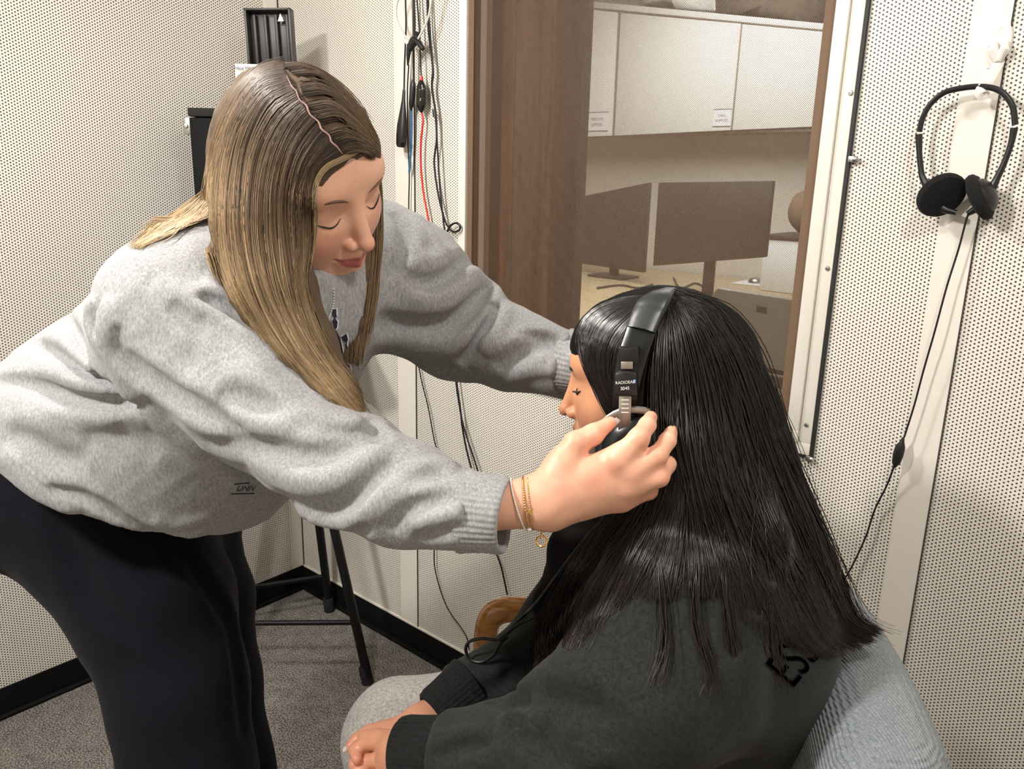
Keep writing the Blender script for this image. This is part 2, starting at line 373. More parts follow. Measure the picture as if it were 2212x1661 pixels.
# ------------------------------------------------------------------ office seen through the window
FH = np.array([math.cos(YAW), math.sin(YAW), 0.0]); RH = np.array([math.sin(YAW), -math.cos(YAW), 0.0])
def vert(px, py, D):      # point on the upright plane D metres in front of the camera
    d = ray(px, py); return CAM + d*(D/(d@FH))
M_ofw = plain('office_wall_paint', (0.66, 0.63, 0.57), 0.8)
M_cab = plain('white_laminate', (0.80, 0.80, 0.78), 0.5)
M_brown = plain('brown_shadow_gap', (0.28, 0.23, 0.18), 0.8)
M_mon = plain('dark_monitor_shell', (0.055, 0.045, 0.04), 0.5)
M_desk = wood('pale_wood_desk', (0.42, 0.31, 0.18), (0.62, 0.50, 0.32), (1, 8, 8), 0.5, 0.1)
M_doorwood = wood('dark_wood_veneer', (0.15, 0.048, 0.008), (0.60, 0.22, 0.05), (5, 5, 0.5), 0.4, 0.2, freq=3)
M_doorwood2 = wood('brown_wood_veneer', (0.11, 0.07, 0.045), (0.22, 0.145, 0.09), (5, 5, 0.5), 0.5, 0.1, freq=3)
YB = 3.5
slab('floor_office', (-3, 0.1, -0.05), (3, YB+0.1, 0), M_carpet)
slab('ceiling_office', (-3, 0.1, 2.7), (3, YB+0.1, 2.75), M_ofw)
slab('wall_office_back', (-3, YB, 0), (3, YB+0.1, 2.7), M_ofw)
slab('wall_office_left', (-3.1, 0.1, 0), (-3, YB, 2.7), M_ofw)
slab('wall_office_right', (2.6, 0.1, 0), (2.7, YB, 2.7), M_ofw)
# door and its casing close behind the glass
def board(name, px0, px1, y, th, mat, z1=2.15, parent=None, z0=0.0):
    a = onp(px0, 350, 1, y); c = onp(px1, 350, 1, y)
    return boxo(name, (a[0], y, z0), (c[0], y+th, z1), mat, parent, 0.002)
d1 = struct(board('door_1', 1024, 1172, 0.32, 0.04, M_doorwood))
d2 = struct(board('door_2', 1168, 1250, 0.45, 0.04, M_doorwood2))
a = onp(1100, 500, 1, 0.31); boxo('door_edge_line', (a[0]-0.001, 0.316, 0), (a[0]+0.001, 0.32, 2.1), M_doorwood2, d1)
# wall cabinet
cy = 3.2
cab = thing('wall_cabinet', (-0.4, 3.35, onp(1500, 290, 1, 3.2)[2]), 'long white wall cabinet with flat doors seen through the brown window screen', 'cabinet')
def cquad(name, pts, mat, dep, parent, y=cy):
    return prismo(name, [onp(p[0], p[1], 1, y) for p in pts], (0, dep, 0), mat, parent, bev=0.0015)
zc0, zc1 = onp(1500, 290, 1, cy)[2], onp(1790, 90, 1, cy)[2]
boxo('cabinet_body', (-1.9, cy+0.021, zc0+.03), (1.2, YB-.001, zc1), M_cab, cab)
boxo('underside', (-1.9, cy+0.02, zc0+.008), (1.2, YB-.001, zc0+.03), M_brown, cab)
cquad('cabinet_door', [(1150, 6), (1334, 27), (1321, 293), (1140, 300)], M_cab, 0.02, cab)
cquad('cabinet_door', [(1341, 28), (1600, 51), (1578, 281), (1327, 293)], M_cab, 0.02, cab)
cquad('cabinet_door', [(1604, 52), (1900, 80), (1880, 268), (1582, 281)], M_cab, 0.02, cab)
cquad('gap_strip', [(1334, 27), (1341, 28), (1327, 293), (1321, 293)], M_brown, 0.01, cab, cy+0.008)
cquad('gap_strip', [(1600, 51), (1604, 52), (1582, 281), (1578, 281)], M_brown, 0.01, cab, cy+0.008)
cquad('top_rail', [(1140, -10), (1900, 62), (1900, 76), (1140, 3)], M_cab, 0.02, cab)
cquad('top_gap', [(1140, 3), (1900, 76), (1900, 79), (1140, 6)], M_brown, 0.01, cab, cy+0.006)
M_ink = plain('grey_ink', (0.15, 0.15, 0.17), 0.6); M_paper = plain('white_paper', (0.86, 0.86, 0.90), 0.6)
for (x0, y0, x1, y1, s1, s2, lab) in ((1268, 243, 1312, 283, 'TESTING', 'SUPPLIES', 'white paper sign on the left door of the wall cabinet, lettered in two lines'),
                                 (1543, 236, 1577, 273, 'ORAL', 'SUPPLIES', 'smaller white paper sign on the middle door of the wall cabinet')):
    a = onp(x0, y0, 1, cy-0.0015); c = onp(x1, y1, 1, cy-0.0015)
    t = thing('paper_sign', (a[0], cy-0.001, c[2]), lab, 'sign', 'paper signs on the wall cabinet')
    boxo('paper', (a[0], cy-0.003, c[2]), (c[0], cy-0.0005, a[2]), M_paper, t)
    boxo('sign_edge', (a[0]-0.002, cy-0.004, a[2]-0.004), (c[0]+0.002, cy-0.0005, a[2]), M_ink, t)
    boxo('sign_edge', (a[0]-0.002, cy-0.004, c[2]), (c[0]+0.002, cy-0.0005, c[2]+0.004), M_ink, t)
    mx_, h = (a[0]+c[0])/2, a[2]-c[2]
    texto('lettering', s1, h*0.21, (mx_, cy-0.0036, a[2]-h*0.38), (1, 0, 0), (0, 0, 1), M_ink, t)
    texto('lettering', s2, h*0.21, (mx_, cy-0.0036, a[2]-h*0.66), (1, 0, 0), (0, 0, 1), M_ink, t)
# things lying on top of the cabinet
M_fur = plain('mottled_grey_brown', (0.13, 0.11, 0.085), 0.95, noise=0.6, scale=22)
M_bag = plain('crumpled_white_plastic', (0.85, 0.87, 0.87), 0.4)
def blob(name, pts, y, th, mat, label, cat):
    bm = bmesh.new(); poly = [onp(p[0], p[1], 1, y) for p in pts]
    fr = [bm.verts.new(list(p)) for p in poly]; bk = [bm.verts.new(list(p+np.array([0, th, 0]))) for p in poly]
    cen = np.mean(poly, axis=0); f0 = bm.verts.new(list(cen-np.array([0, th*0.3, 0]))); n = len(fr)
    for i in range(n):
        bm.faces.new((fr[i], fr[(i+1) % n], f0)); bm.faces.new((fr[(i+1) % n], fr[i], bk[i], bk[(i+1) % n]))
    bm.faces.new(bk); bmesh.ops.recalc_face_normals(bm, faces=bm.faces)
    bmesh.ops.bevel(bm, geom=[e for e in bm.edges if e.verts[0] not in (f0,) and e.verts[1] not in (f0,)], offset=0.006, segments=2, affect='EDGES')
    o = from_bm(name, bm, mat, base=list(poly[0]), smooth=True, sharp=80); return setp(o, label, cat)
blob('folded_blanket', [(1545, -60), (1790, -40), (1772, 30), (1745, 52), (1700, 44), (1640, 33), (1605, 18), (1590, 34), (1545, 28)], cy+.03, 0.2, M_fur, 'mottled grey brown furry bundle on top of the wall cabinet', 'bundle')
blob('plastic_bag', [(1385, -60), (1535, -60), (1545, 24), (1460, 22), (1455, 8), (1430, 3), (1385, 11)], cy+.03, 0.2, M_bag, 'crumpled white plastic bag on top of the wall cabinet', 'bag')
# desk and what stands on it
dk = thing('desk', (0.1, 2.3, 0), 'pale wood office desk behind the window with monitors on it', 'desk')
boxo('desk_top', (-2.2, 1.3, 0.72), (1.3, YB-.02, 0.75), M_desk, dk, 0.003)
for x in (-2.1, -0.3, 1.22): boxo('desk_leg', (x, 1.35, 0), (x+0.05, 3.4, 0.72), M_brown, dk)
def monitor(tl, tr, br, bl, ys, label):
    pts = [onp(*tl, 1, ys[0]), onp(*tr, 1, ys[1]), onp(*br, 1, ys[1]), onp(*bl, 1, ys[0])]
    pts[3][:2] = pts[0][:2]; pts[2][:2] = pts[1][:2]
    for p_ in pts[2:]: p_[2] = max(p_[2], .80)
    mid = (pts[2]+pts[3])/2
    t = thing('computer_monitor', (mid[0], mid[1]+0.05, 0.75), label, 'monitor', 'computer monitors on the office desk')
    prismo('screen_shell', pts, (0, 0.035, 0), M_mon, t, bev=0.006)
    boxo('stand_neck', (mid[0]-0.03, mid[1]+0.035, 0.76), (mid[0]+0.03, mid[1]+0.06, (pts[0][2]+mid[2])/2), M_mon, t, 0.004)
    boxo('stand_foot', (mid[0]-0.13, mid[1]-0.06, 0.7505), (mid[0]+0.13, mid[1]+0.14, 0.765), M_mon, t, 0.004)
monitor((1262, 423), (1402, 394), (1398, 590), (1258, 600), (2.95, 2.65), 'left of two dark monitors on the office desk, turned at an angle')
monitor((1422, 394), (1670, 390), (1656, 556), (1414, 575), (2.45, 2.45), 'right and wider of two dark monitors on the office desk')
def onz(px, py, z): return onp(px, py, 2, z)
M_gl = plain('glossy_white', (0.85, 0.88, 0.93), 0.25)
p0 = onp(1658, 520, 1, 3.0)
pr = thing('desktop_printer', (p0[0]+0.2, 3.1, 0.751), 'white boxy office machine on the desk right of the monitors', 'printer')
boxo('printer_body', (p0[0]-0.02, 3.0, 0.751), (p0[0]+0.45, 3.4, p0[2]+0.01), M_gl, pr, 0.006)
boxo('printer_lid', (p0[0]-0.03, 2.99, p0[2]+0.012), (p0[0]+0.46, 3.41, p0[2]+0.035), M_mon, pr, 0.006)
pl = onp(1700, 490, 1, 3.1)
bm = bmesh.new(); bmesh.ops.create_icosphere(bm, subdivisions=3, radius=0.12)
for v_ in bm.verts: v_.co = Vector((pl[0]+0.08+v_.co.x*1.0, 3.2+v_.co.y*0.8, p0[2]+0.163+v_.co.z*1.05+0.006*math.sin(v_.co.x*60)))
setp(from_bm('canvas_bag', bm, plain('tan_canvas', (0.22, 0.15, 0.09), 0.9), base=(pl[0]+0.08, 3.2, p0[2]+0.035), smooth=True), 'round tan bag standing on the white office machine', 'bag')
q = onz(1640, 612, 0.752)
boxo('paper_sheet', (q[0]-0.13, q[1]-0.12, 0.7505), (q[0]+0.14, q[1]+0.10, 0.7525), M_paper, None)
setp(bpy.data.objects['paper_sheet'], 'white sheets of paper lying on the office desk', 'paper')
ms_ = latheo('computer_mouse', [(0.045, 0), (0.044, 0.012), (0.034, 0.026), (0.018, 0.033), (0, 0.035)], (q[0]-0.03, q[1]+0.01, 0.7527), (0, 0, 1), M_steel, None, 24)
setp(ms_, 'silver rounded mouse on the papers on the office desk', 'mouse')
for k, (pts, lab) in enumerate(((((1290, 622), (1340, 616), (1380, 622), (1410, 614)), 'dark cable lying on the desk under the left monitor'),
                           (((1455, 600), (1470, 622), (1500, 612), (1520, 618)), 'dark looped cable on the desk under the right monitor'))):
    setp(tubeo('desk_cable', [onz(a[0], a[1], 0.757) for a in pts], 0.006, M_mon, None, 6), lab, 'cable')
# beige office chair with its back to the window
y0 = 0.62
ch = thing('office_chair', (0.92, 0.80, 0), 'beige plastic office chair with a slotted back, behind the window', 'chair')
M_beige = plain('beige_plastic', (0.46, 0.44, 0.38), 0.55); M_dkb = plain('dark_brown_metal', (0.10, 0.05, 0.035), 0.5)
pts = [onp(1535, 640, 1, y0), onp(1548, 622, 1, y0), onp(1730, 650, 1, y0), onp(1712, 808, 1, y0), onp(1512, 760, 1, y0)]
prismo('chair_back', pts, (0, 0.03, 0), M_beige, ch, bev=0.006)
for i in range(2):
    for k in range(4):
        p = onp(1637+k*5.5, 664+k*1.2+i*7, 1, y0-0.001); boxo('vent_slot', (p[0]-0.0035, y0-0.002, p[2]-0.004), (p[0]+0.0035, y0+0.003, p[2]+0.004), M_mon, ch)
z_ = [onp(1680, y, 1, y0)[2] for y in (815, 838, 852, 880)]
x0_, x1_ = onp(1560, 800, 1, y0)[0], onp(1740, 800, 1, y0)[0]
boxo('back_bar', (x0_, y0, z_[1]), (x1_, y0+0.03, z_[0]), M_dkb, ch); boxo('back_bar', (x0_, y0, z_[2]), (x1_, y0+0.03, z_[1]-0.001), M_beige, ch)
boxo('back_bar', (x0_, y0, z_[3]), (x1_, y0+0.03, z_[2]-0.001), M_dkb, ch)
boxo('seat', (x0_, y0+0.03, 0.43), (x1_, y0+0.48, 0.47), M_beige, ch, 0.01)
for x in (x0_, x1_-0.03):
    for y in (y0, y0+0.44): boxo('leg', (x, y, 0), (x+0.03, y+0.03, 0.43 if y > y0 else z_[3]), M_dkb, ch)

# ------------------------------------------------------------------ stand with loudspeaker, box and tray in the corner
M_blk = plain('black_painted_steel', (0.004, 0.004, 0.0045), 0.45, spec=.25)
st = thing('folding_stand', (0.30, -0.28, 0), 'black steel folding stand with crossbars in the booth corner', 'stand')
TZ = 0.93
feet = [np.array([0.57, -0.196, 0.0]), np.array([0.190, -0.040, 0.0]), np.array([0.245, -0.475, 0.0]), np.array([0.06, -0.30, 0.0])]
ups = [vert(722, 1150, 1.97), vert(690, 1145, 2.22), vert(533, 1110, 1.98), vert(556, 1085, 2.2)]
tops = []
for i, (a, c) in enumerate(zip(feet, ups)):
    t = a+(c-a)*(TZ/c[2]) if i < 2 else np.array([c[0], c[1], TZ]); tops.append(t)
    if i >= 2: t = np.array([0.20 if i == 2 else 0.12, -0.42 if i == 2 else -0.22, TZ]); tops[i] = t
    lg = tubeo('leg', [a+np.array([0, 0, 0.02]), t], 0.0125, M_blk, st, 14, 0)
    latheo('rubber_foot', [(0.0165, 0), (0.0165, 0.045), (0.013, 0.05)], a, t-a, M_blackmat, lg, 16)
def along(i, z): return feet[i]+(tops[i]-feet[i])*z/TZ
for i, j, z in ((0, 2, 0.165), (1, 3, 0.13), (0, 1, 0.62), (2, 3, 0.62)): tubeo('crossbar', [along(i, z), along(j, z)], 0.007, M_blk, st, 12, 0)
cx_ = sum(tops)/4
mz = Matrix.Translation(Vector((0.33, -0.30, 0))) @ Matrix.Rotation(YAW+math.pi/2, 4, 'Z')
boxo('stand_top', (-0.19, -0.15, TZ), (0.19, 0.15, TZ+0.02), M_blk, st, 0.004, mtx=mz)
# loudspeaker
a = vert(404, 232, 2.0); c = vert(640, 232, 2.0)
spz = a[2]; sc_ = (a+c)/2 + FH*0.10; hw = np.linalg.norm((c-a)[:2])/2
msp = Matrix.Translation(Vector((sc_[0], sc_[1], 0))) @ Matrix.Rotation(YAW-math.pi/2, 4, 'Z')
sp = thing('loudspeaker', (sc_[0], sc_[1], TZ+0.02), 'black loudspeaker cabinet with a metal side bracket, standing in the booth corner', 'loudspeaker')
M_vinyl = plain('black_vinyl_cabinet', (0.004, 0.004, 0.0045), 0.7, spec=.2, noise=0.5, scale=200, bump=0.4)
boxo('cabinet', (-hw, -0.095, TZ+0.02), (hw, 0.10, spz-0.022), M_vinyl, sp, 0.004, mtx=msp)
boxo('top_edge', (-hw-0.001, -0.099, spz-0.020), (hw+0.001, 0.10, spz), M_blackmat, sp, 0.003, mtx=msp)
br_ = boxo('side_bracket', (-hw-0.017, -0.09, spz-0.062), (-hw, -0.04, spz-0.022), M_steel, sp, 0.002, mtx=msp)
q = msp @ Vector((-hw-0.010, -0.09, spz-0.042)); latheo('bracket_screw', [(0.006, 0), (0.005, 0.004), (0, 0.005)], q, -FH, M_steel, br_, 14)
# white box on it
a = vert(506, 137, 2.02); c = vert(649, 137, 2.02)
M_carton = plain('cream_carton', (0.72, 0.72, 0.60), 0.6, noise=0.06, scale=15)
cc = (a+c)/2 + FH*0.06; w2 = np.linalg.norm((c-a)[:2])/2
mbx = Matrix.Translation(Vector((cc[0], cc[1], 0))) @ Matrix.Rotation(YAW-math.pi/2, 4, 'Z')
bx = thing('carton', (cc[0], cc[1], spz), 'cream carton with blue and green print, on the black loudspeaker', 'box')
boxo('carton_body', (-w2, -0.06, spz+0.001), (w2, 0.075, a[2]), M_carton, bx, 0.003, mtx=mbx)
M_blue = plain('blue_print', (0.06, 0.07, 0.25), 0.5); M_green = plain('green_print', (0.15, 0.4, 0.12), 0.5)
tp = vert(528, 147, 2.015); texto('printed_word', 'HearWell', 0.012, tp, RH, (0, 0, 1), M_blue, bx)
tp = vert(541, 146, 2.015); prismo('printed_tick', [tp, tp+RH*0.004+np.array([0, 0, -0.007]), tp+RH*0.010+np.array([0, 0, 0.002]), tp+RH*0.004+np.array([0, 0, -0.003])], -FH*0.0004, M_green, bx)
# ribbed black tray standing on edge
TL_, TR_, BR_, BL_ = (525, 17), (626, 16), (636, 130), (535, 131)
D0 = 2.10; M_tray = plain('dark_grey_plastic', (0.040, 0.036, 0.038), 0.45)
A, B_, Cc, Dd = [vert(*p, D0) for p in (TL_, TR_, BR_, BL_)]
Dd[2] = Cc[2] = a[2]+0.002
ex = (B_-A)/np.linalg.norm(B_-A); W_ = np.linalg.norm(B_-A); H_ = A[2]-Dd[2]; org = Dd
mt = Matrix.Identity(4); up_ = (A-Dd)/np.linalg.norm(A-Dd); nrm_ = np.cross(ex, up_)
for i in range(3): mt[i][0], mt[i][1], mt[i][2], mt[i][3] = ex[i], -nrm_[i], up_[i], org[i]
tr_ = thing('ribbed_tray', (float(org[0]+ex[0]*W_/2), float(org[1]+ex[1]*W_/2), a[2]), 'dark grey ribbed plastic tray on edge with a white triangle sticker, on the carton', 'tray')
bm = bmesh.new(); add_box(bm, (0, 0.028, 0), (W_, 0.033, H_), 0.001, mt)
for (x0, x1, z0, z1) in ((0, 0.006, 0, H_), (W_-0.006, W_, 0, H_), (0, W_, 0, 0.005), (0, W_, H_-0.005, H_)): add_box(bm, (x0, 0, z0), (x1, 0.03, z1), 0.0012, mt)
from_bm('tray_body', bm, M_tray, tr_, smooth=True)
for k in range(4):
    x = W_*(0.14+0.235*k); boxo('rib', (x, 0.012, 0.006), (x+W_*0.075, 0.030, H_-0.012), M_tray, tr_, 0.003, mtx=mt)
def tl(x, y, z): q = mt @ Vector((x, y, z)); return np.array(q)
tx, tz = W_*0.76, H_*0.86
prismo('triangle_sticker', [tl(tx-0.0075, 0.011, tz-0.010), tl(tx+0.0075, 0.011, tz-0.010), tl(tx, 0.011, tz+0.008)], nrm_*0.0005, M_white, tr_)
texto('sticker_print', 'OK', 0.005, tl(tx, 0.0102, tz-0.006), ex, up_, M_ink, tr_)

# ------------------------------------------------------------------ cables hanging beside the window
M_cab2 = plain('black_cable', (0.006, 0.006, 0.007), 0.45)
M_red = plain('red_cable', (0.52, 0.02, 0.008), 0.45); M_bluec = plain('blue_cable', (0.03, 0.12, 0.25), 0.45)
def wc(pts, off=0.015): return [wallp(p[0], p[1], p[2] if len(p) > 2 else off) for p in pts]
# handset
hs = thing('hanging_handset', wallp(866, 250, 0.03), 'black tapered handset hanging on its cable, left of the cable bunch', 'handset')
top = wallp(873, 190, 0.03); bot = wallp(866, 318, 0.03); axd = bot-top; Lh = np.linalg.norm(axd)
bm = bmesh.new()
add_tube(bm, [top+axd*t for t in (0, .05, .2, .22, .45, .62, .8, .95, 1)], [0.0022, 0.0042, 0.0052, 0.0056, 0.0105, 0.0145, 0.0155, 0.0145, 0.011], 20, flat=(1.0, 0.72), up=(0, 1, 0))
from_bm('handset_body', bm, M_black, hs, smooth=True)
prismo('handset_window', [wallp(p[0], p[1], 0.0425) for p in ((863, 297), (876, 297), (876, 308), (863, 308))], (0, -0.0008, 0), M_blackmat, hs)
tubeo('cable', wc([(875, -60), (876, 0), (877, 50), (876, 90), (874, 140), (873, 192)], 0.03), 0.0022, M_cab2, hs, 8)
# blue cable with a long control
bl = thing('blue_cable_control', wallp(892, 200, 0.03), 'slim black inline control on a blue cable, left of the red one', 'cable')
bm = bmesh.new(); add_tube(bm, catmull([wallp(893, 168, .022), wallp(891, 205, .022), wallp(888, 238, .022)], 8), [0.002, 0.007, 0.0078, 0.0078, 0.0072, 0.002], 16)
from_bm('control_box', bm, M_black, bl, smooth=True)
tubeo('cable', wc([(895, -60), (895, 0), (896, 60), (893, 110), (893, 170)], 0.022), 0.0022, M_cab2, bl, 8)
tubeo('blue_lead', wc([(889, 236), (889, 280), (887, 330), (884, 372)], 0.018), 0.003, M_bluec, bl, 8)
tubeo('thin_lead', wc([(883, 140), (880, 200), (881, 300), (884, 380), (883, 455), (886, 600), (904, 785), (925, 880), (938, 950), (950, 1000), (945, 1100), (938, 1190), (942, 1240), (965, 1310), (1005, 1370), (1014, 1405)], 0.013), 0.0017, M_cab2, bl, 8)
# red cable with a square control
rd = thing('red_cable_control', wallp(911, 210, 0.03), 'black inline control with a small white symbol on a red cable', 'cable')
bm = bmesh.new(); add_tube(bm, [wallp(910, 172+k*5.9, .022) for k in range(13)], [0.003, 0.011, 0.0135, 0.0142, 0.0142, 0.0142, 0.0138, 0.011, 0.003], 20, flat=(1, 0.6), up=(0, 1, 0))
cb_ = from_bm('control_box', bm, plain('glossy_black', (0.012, 0.009, 0.009), 0.15), rd, smooth=True)
texto('symbol', 'Z', 0.0075, wallp(908, 215, 0.0312), (1, 0, 0), (0, 0, 1), M_white, cb_); texto('symbol', '-', 0.010, wallp(907, 193, 0.0312), (1, 0, 0), (0, 0, 1), M_white, cb_)
tubeo('red_lead', wc([(911, 243), (914, 262), (910, 300), (909, 350), (914, 410), (922, 455), (928, 490), (930, 530)], 0.018), 0.0026, M_red, rd, 8)
tubeo('red_collar', wc([(911, 163), (911, 174)], 0.022), [0.002, 0.0045], M_red, rd, 10, 0)
tubeo('cable', wc([(899, -60), (901, 0), (905, 50), (907, 90), (910, 165)], 0.022), 0.0020, M_cab2, rd, 8)
# clear tubing with black clamp
ct = thing('clear_tubing', wallp(897, 95, 0.03), 'loop of clear tubing with a black clamp above the hanging controls', 'tubing')
M_tube = plain('clear_vinyl', (0.62, 0.60, 0.56), 0.15)
tubeo('tube', wc([(884, -60), (868, -20), (857, 10), (857, 40), (868, 65), (884, 92)], 0.046), 0.0024, M_tube, ct, 10)
tubeo('tube', wc([(945, -50), (932, 0), (927, 30), (916, 60), (903, 84)], 0.046), 0.0026, M_tube, ct, 10)
bm = bmesh.new(); add_tube(bm, wc([(901, 76), (893, 90), (884, 106)], 0.044), [0.006, 0.012, 0.009], 12, flat=(1, .7), up=(0, 1, 0)); add_tube(bm, wc([(894, 84), (906, 94), (914, 106)], 0.046), [0.007, 0.007, 0.005], 10)
add_tube(bm, wc([(884, 104), (882, 120), (881, 142)], 0.044), [0.0065, 0.005, 0.002], 12); add_tube(bm, wc([(898, 72), (904, 74)], 0.046), 0.005, 8)
from_bm('clamp', bm, M_black, ct, smooth=True)
tubeo('white_tip', wc([(874, 86), (881, 96)], 0.046), 0.0035, M_white, ct, 10, 0)
# two black cables that run down beside the window and loop
lp = thing('looped_cable', wallp(940, 240, 0.03), 'pair of black cables running down beside the window with a small loop', 'cable')
tubeo('cable', wc([(921, -60), (923, 0), (925, 60), (931, 110), (935, 150), (933, 190), (940, 240), (943, 300), (938, 350), (945, 410), (955, 455), (965, 485), (978, 500), (992, 497), (993, 486), (983, 482), (970, 492), (961, 520), (962, 560), (985, 760), (985, 812), (994, 880), (1000, 930), (1015, 1000), (1060, 1160), (1082, 1222), (1096, 1285)], 0.018), 0.0025, M_cab2, lp, 8)
tubeo('cable', wc([(924, -60), (925, 0), (929, 70), (934, 130), (936, 160), (934, 190), (942, 250), (944, 300), (950, 400), (957, 470), (963, 520), (968, 600), (984, 740), (984, 812), (993, 880), (1004, 930), (1030, 1010), (1068, 1140)], 0.021), 0.0023, M_cab2, lp, 8)
tubeo('cable_splitter', wc([(938, 236), (940, 252)], 0.02), 0.0052, M_black, lp, 12, 0)

# ------------------------------------------------------------------ headphones on the wall hook
hk = thing('wall_hook', wallp(2155, 100, 0.0), 'white adhesive wall hook on the cover strip right of the window', 'hook')
M_hook = plain('hook_white', (0.80, 0.78, 0.75), 0.3)
hz = wallp(2158, 100, 0)
bm = bmesh.new()
ring = [wallp(p[0], p[1], .003) for p in ((2144, 100), (2150, 68), (2159, 56), (2171, 56), (2177, 68), (2175, 92), (2165, 118), (2153, 133))]
add_tube(bm, catmull(ring, 8), 0.006, 10, flat=(1, .5), up=(0, 1, 0))
add_tube(bm, [wallp(2146, 92, .008), wallp(2146, 110, .016), wallp(2152, 128, .012), wallp(2155, 134, .004)], [0.005, 0.007, 0.006, 0.003], 12)
add_tube(bm, [wallp(2172, 92, .008), wallp(2170, 108, .016), wallp(2160, 126, .012), wallp(2154, 134, .004)], [0.005, 0.007, 0.006, 0.003], 12)
add_box(bm, (hz[0]-0.011, -0.0045, hz[2]-0.03), (hz[0]+0.011, -0.0032, hz[2]+0.03), 0.0005)
from_bm('hook_body', bm, M_hook, hk, smooth=True)
bm = bmesh.new(); add_tube(bm, catmull([wallp(2160, 130, .01), wallp(2150, 150, .014), wallp(2136, 176, .025), wallp(2122, 190, .037), wallp(2117, 200, .04), wallp(2122, 206, .036), wallp(2128, 196, .026)], 8), 0.0072, 10, flat=(1, .18), up=(0.3, -1, 0))
setp(from_bm('hanging_strap', bm, M_hook, base=wallp(2140, 170, .02), smooth=True), 'white loop strap hanging from the wall hook and holding the headphones', 'strap')
hp = thing('wall_headphones', wallp(2090, 330, 0.035), 'thin black on-ear headphones hanging from the white strap on the wall', 'headphones')
def hpw(px, py, off=.035): return wallp(px, py, off)
band = catmull([hpw(*p) for p in ((1986, 285), (1993, 255), (2010, 225), (2040, 200), (2080, 190), (2118, 187), (2150, 192), (2172, 206), (2188, 232), (2193, 270))], 8)
bm = bmesh.new(); add_tube(bm, band, 0.0042, 10, flat=(1.0, .9), up=(0, 1, 0)); add_tube(bm, [p+np.array([0, -0.0035, 0]) for p in band], 0.0014, 8)
from_bm('headband', bm, M_black, hp, smooth=True)
aL = catmull([hpw(*p) for p in ((1985, 290), (1986, 330), (1990, 370), (1995, 388), (2010, 412), (2035, 448), (2066, 460))], 6)
aR = catmull([hpw(*p) for p in ((2191, 276), (2184, 310), (2170, 350), (2152, 388), (2140, 410), (2115, 445), (2090, 462))], 6)
for nm, P_ in (('left', aL), ('right', aR)):
    bm = bmesh.new(); add_tube(bm, P_, [0.0052, 0.0042, 0.0042, 0.005, 0.007, 0.0065, 0.004], 12); o = from_bm('arm', bm, M_black, hp, smooth=True)
M_foam = plain('black_foam', (0.004, 0.004, 0.0045), 1.0, bump=0.8, scale=500, noise=0.5)
def pad(c, n, r, th, parent):
    prof = [(0, 0), (r*0.8, 0), (r*0.97, th*0.25), (r, th*0.5), (r*0.93, th*0.8), (r*0.6, th), (0, th*0.96)]
    return latheo('ear_pad', prof, c, n, M_foam, parent, 36)
cl = hpw(2040, 415, .035); pad(cl-np.array([0.008, 0, 0.0]), (0.62, -0.62, -0.48), 0.036, 0.020, hp)
cr_ = hpw(2110, 422, .035); pad(cr_+np.array([0.012, 0, 0.002]), (-0.86, -0.05, -0.48), 0.036, 0.020, hp)
sh = latheo('ear_shell', [(0, -0.012), (0.014, -0.010), (0.024, -0.003), (0.027, 0.004)], cr_+np.array([0.014, -0.001, 0.002]), (-0.86, -0.05, -0.48), M_black, hp)
tubeo('silver_swoosh', [hpw(2120, 446, .053), hpw(2128, 432, .056), hpw(2136, 422, .054), hpw(2142, 408, .048)], [0.0035, 0.0018, 0.001], M_steel, sh, 8)
tubeo('cable', wc([(2092, 462, .035), (2086, 480, .03), (2070, 540, .028), (2045, 620, .03), (2018, 720, .032), (1995, 800, .03), (1975, 875, .028), (1953, 945, .028)]), 0.0016, M_cab2, hp, 8)
bm = bmesh.new(); add_tube(bm, [wallp(1951, 945, .028), wallp(1949, 954, .028), wallp(1945, 965, .028), wallp(1940, 982, .028), wallp(1936, 998, .028), wallp(1932, 1010, .028)], [0.0018, 0.0035, 0.0078, 0.0085, 0.0070, 0.0018], 14, flat=(1, .8), up=(0, 1, 0))
from_bm('volume_control', bm, M_black, hp, smooth=True)
tubeo('cable', wc([(1931, 1008, .028), (1915, 1050, .02), (1890, 1100, .012), (1870, 1160, .012), (1840, 1224, .012), (1800, 1300, .02), (1770, 1420, .02)]), 0.0016, M_cab2, hp, 8)

# ------------------------------------------------------------------ smooth solid modelling (distance fields meshed with surface nets)
def nrmz(v): v = np.asarray(v, float); return v/np.linalg.norm(v)
def cam_dir(a, b, c): return a*AX_R + b*AX_U - c*AX_F        # right, up, towards the viewer
def smin(a, b, k):
    h = np.clip(0.5+0.5*(b-a)/k, 0, 1); return b*(1-h)+a*h-k*h*(1-h)
def smax(a, b, k): return -smin(-a, -b, k)
def ell(P, c, r, R=None):
    q = P-np.asarray(c, float)
    if R is not None: q = q@R
    r = np.asarray(r, float); k0 = np.linalg.norm(q/r, axis=-1); k1 = np.linalg.norm(q/(r*r), axis=-1)+1e-9
    return k0*(k0-1)/k1
def cone(P, a, b, ra, rb, flat=1.0, up=None):
    a = np.asarray(a, float); b = np.asarray(b, float); ab = b-a
    t = np.clip(((P-a)@ab)/(ab@ab+1e-12), 0, 1); d = P-(a+t[:, None]*ab)
    if up is not None and flat != 1.0:
        u = nrmz(up); c = d@u; d = d+(c*(1/flat-1))[:, None]*u
        return (np.linalg.norm(d, axis=-1)-(ra+(rb-ra)*t))*min(1.0, flat*1.15)
    return np.linalg.norm(d, axis=-1)-(ra+(rb-ra)*t)
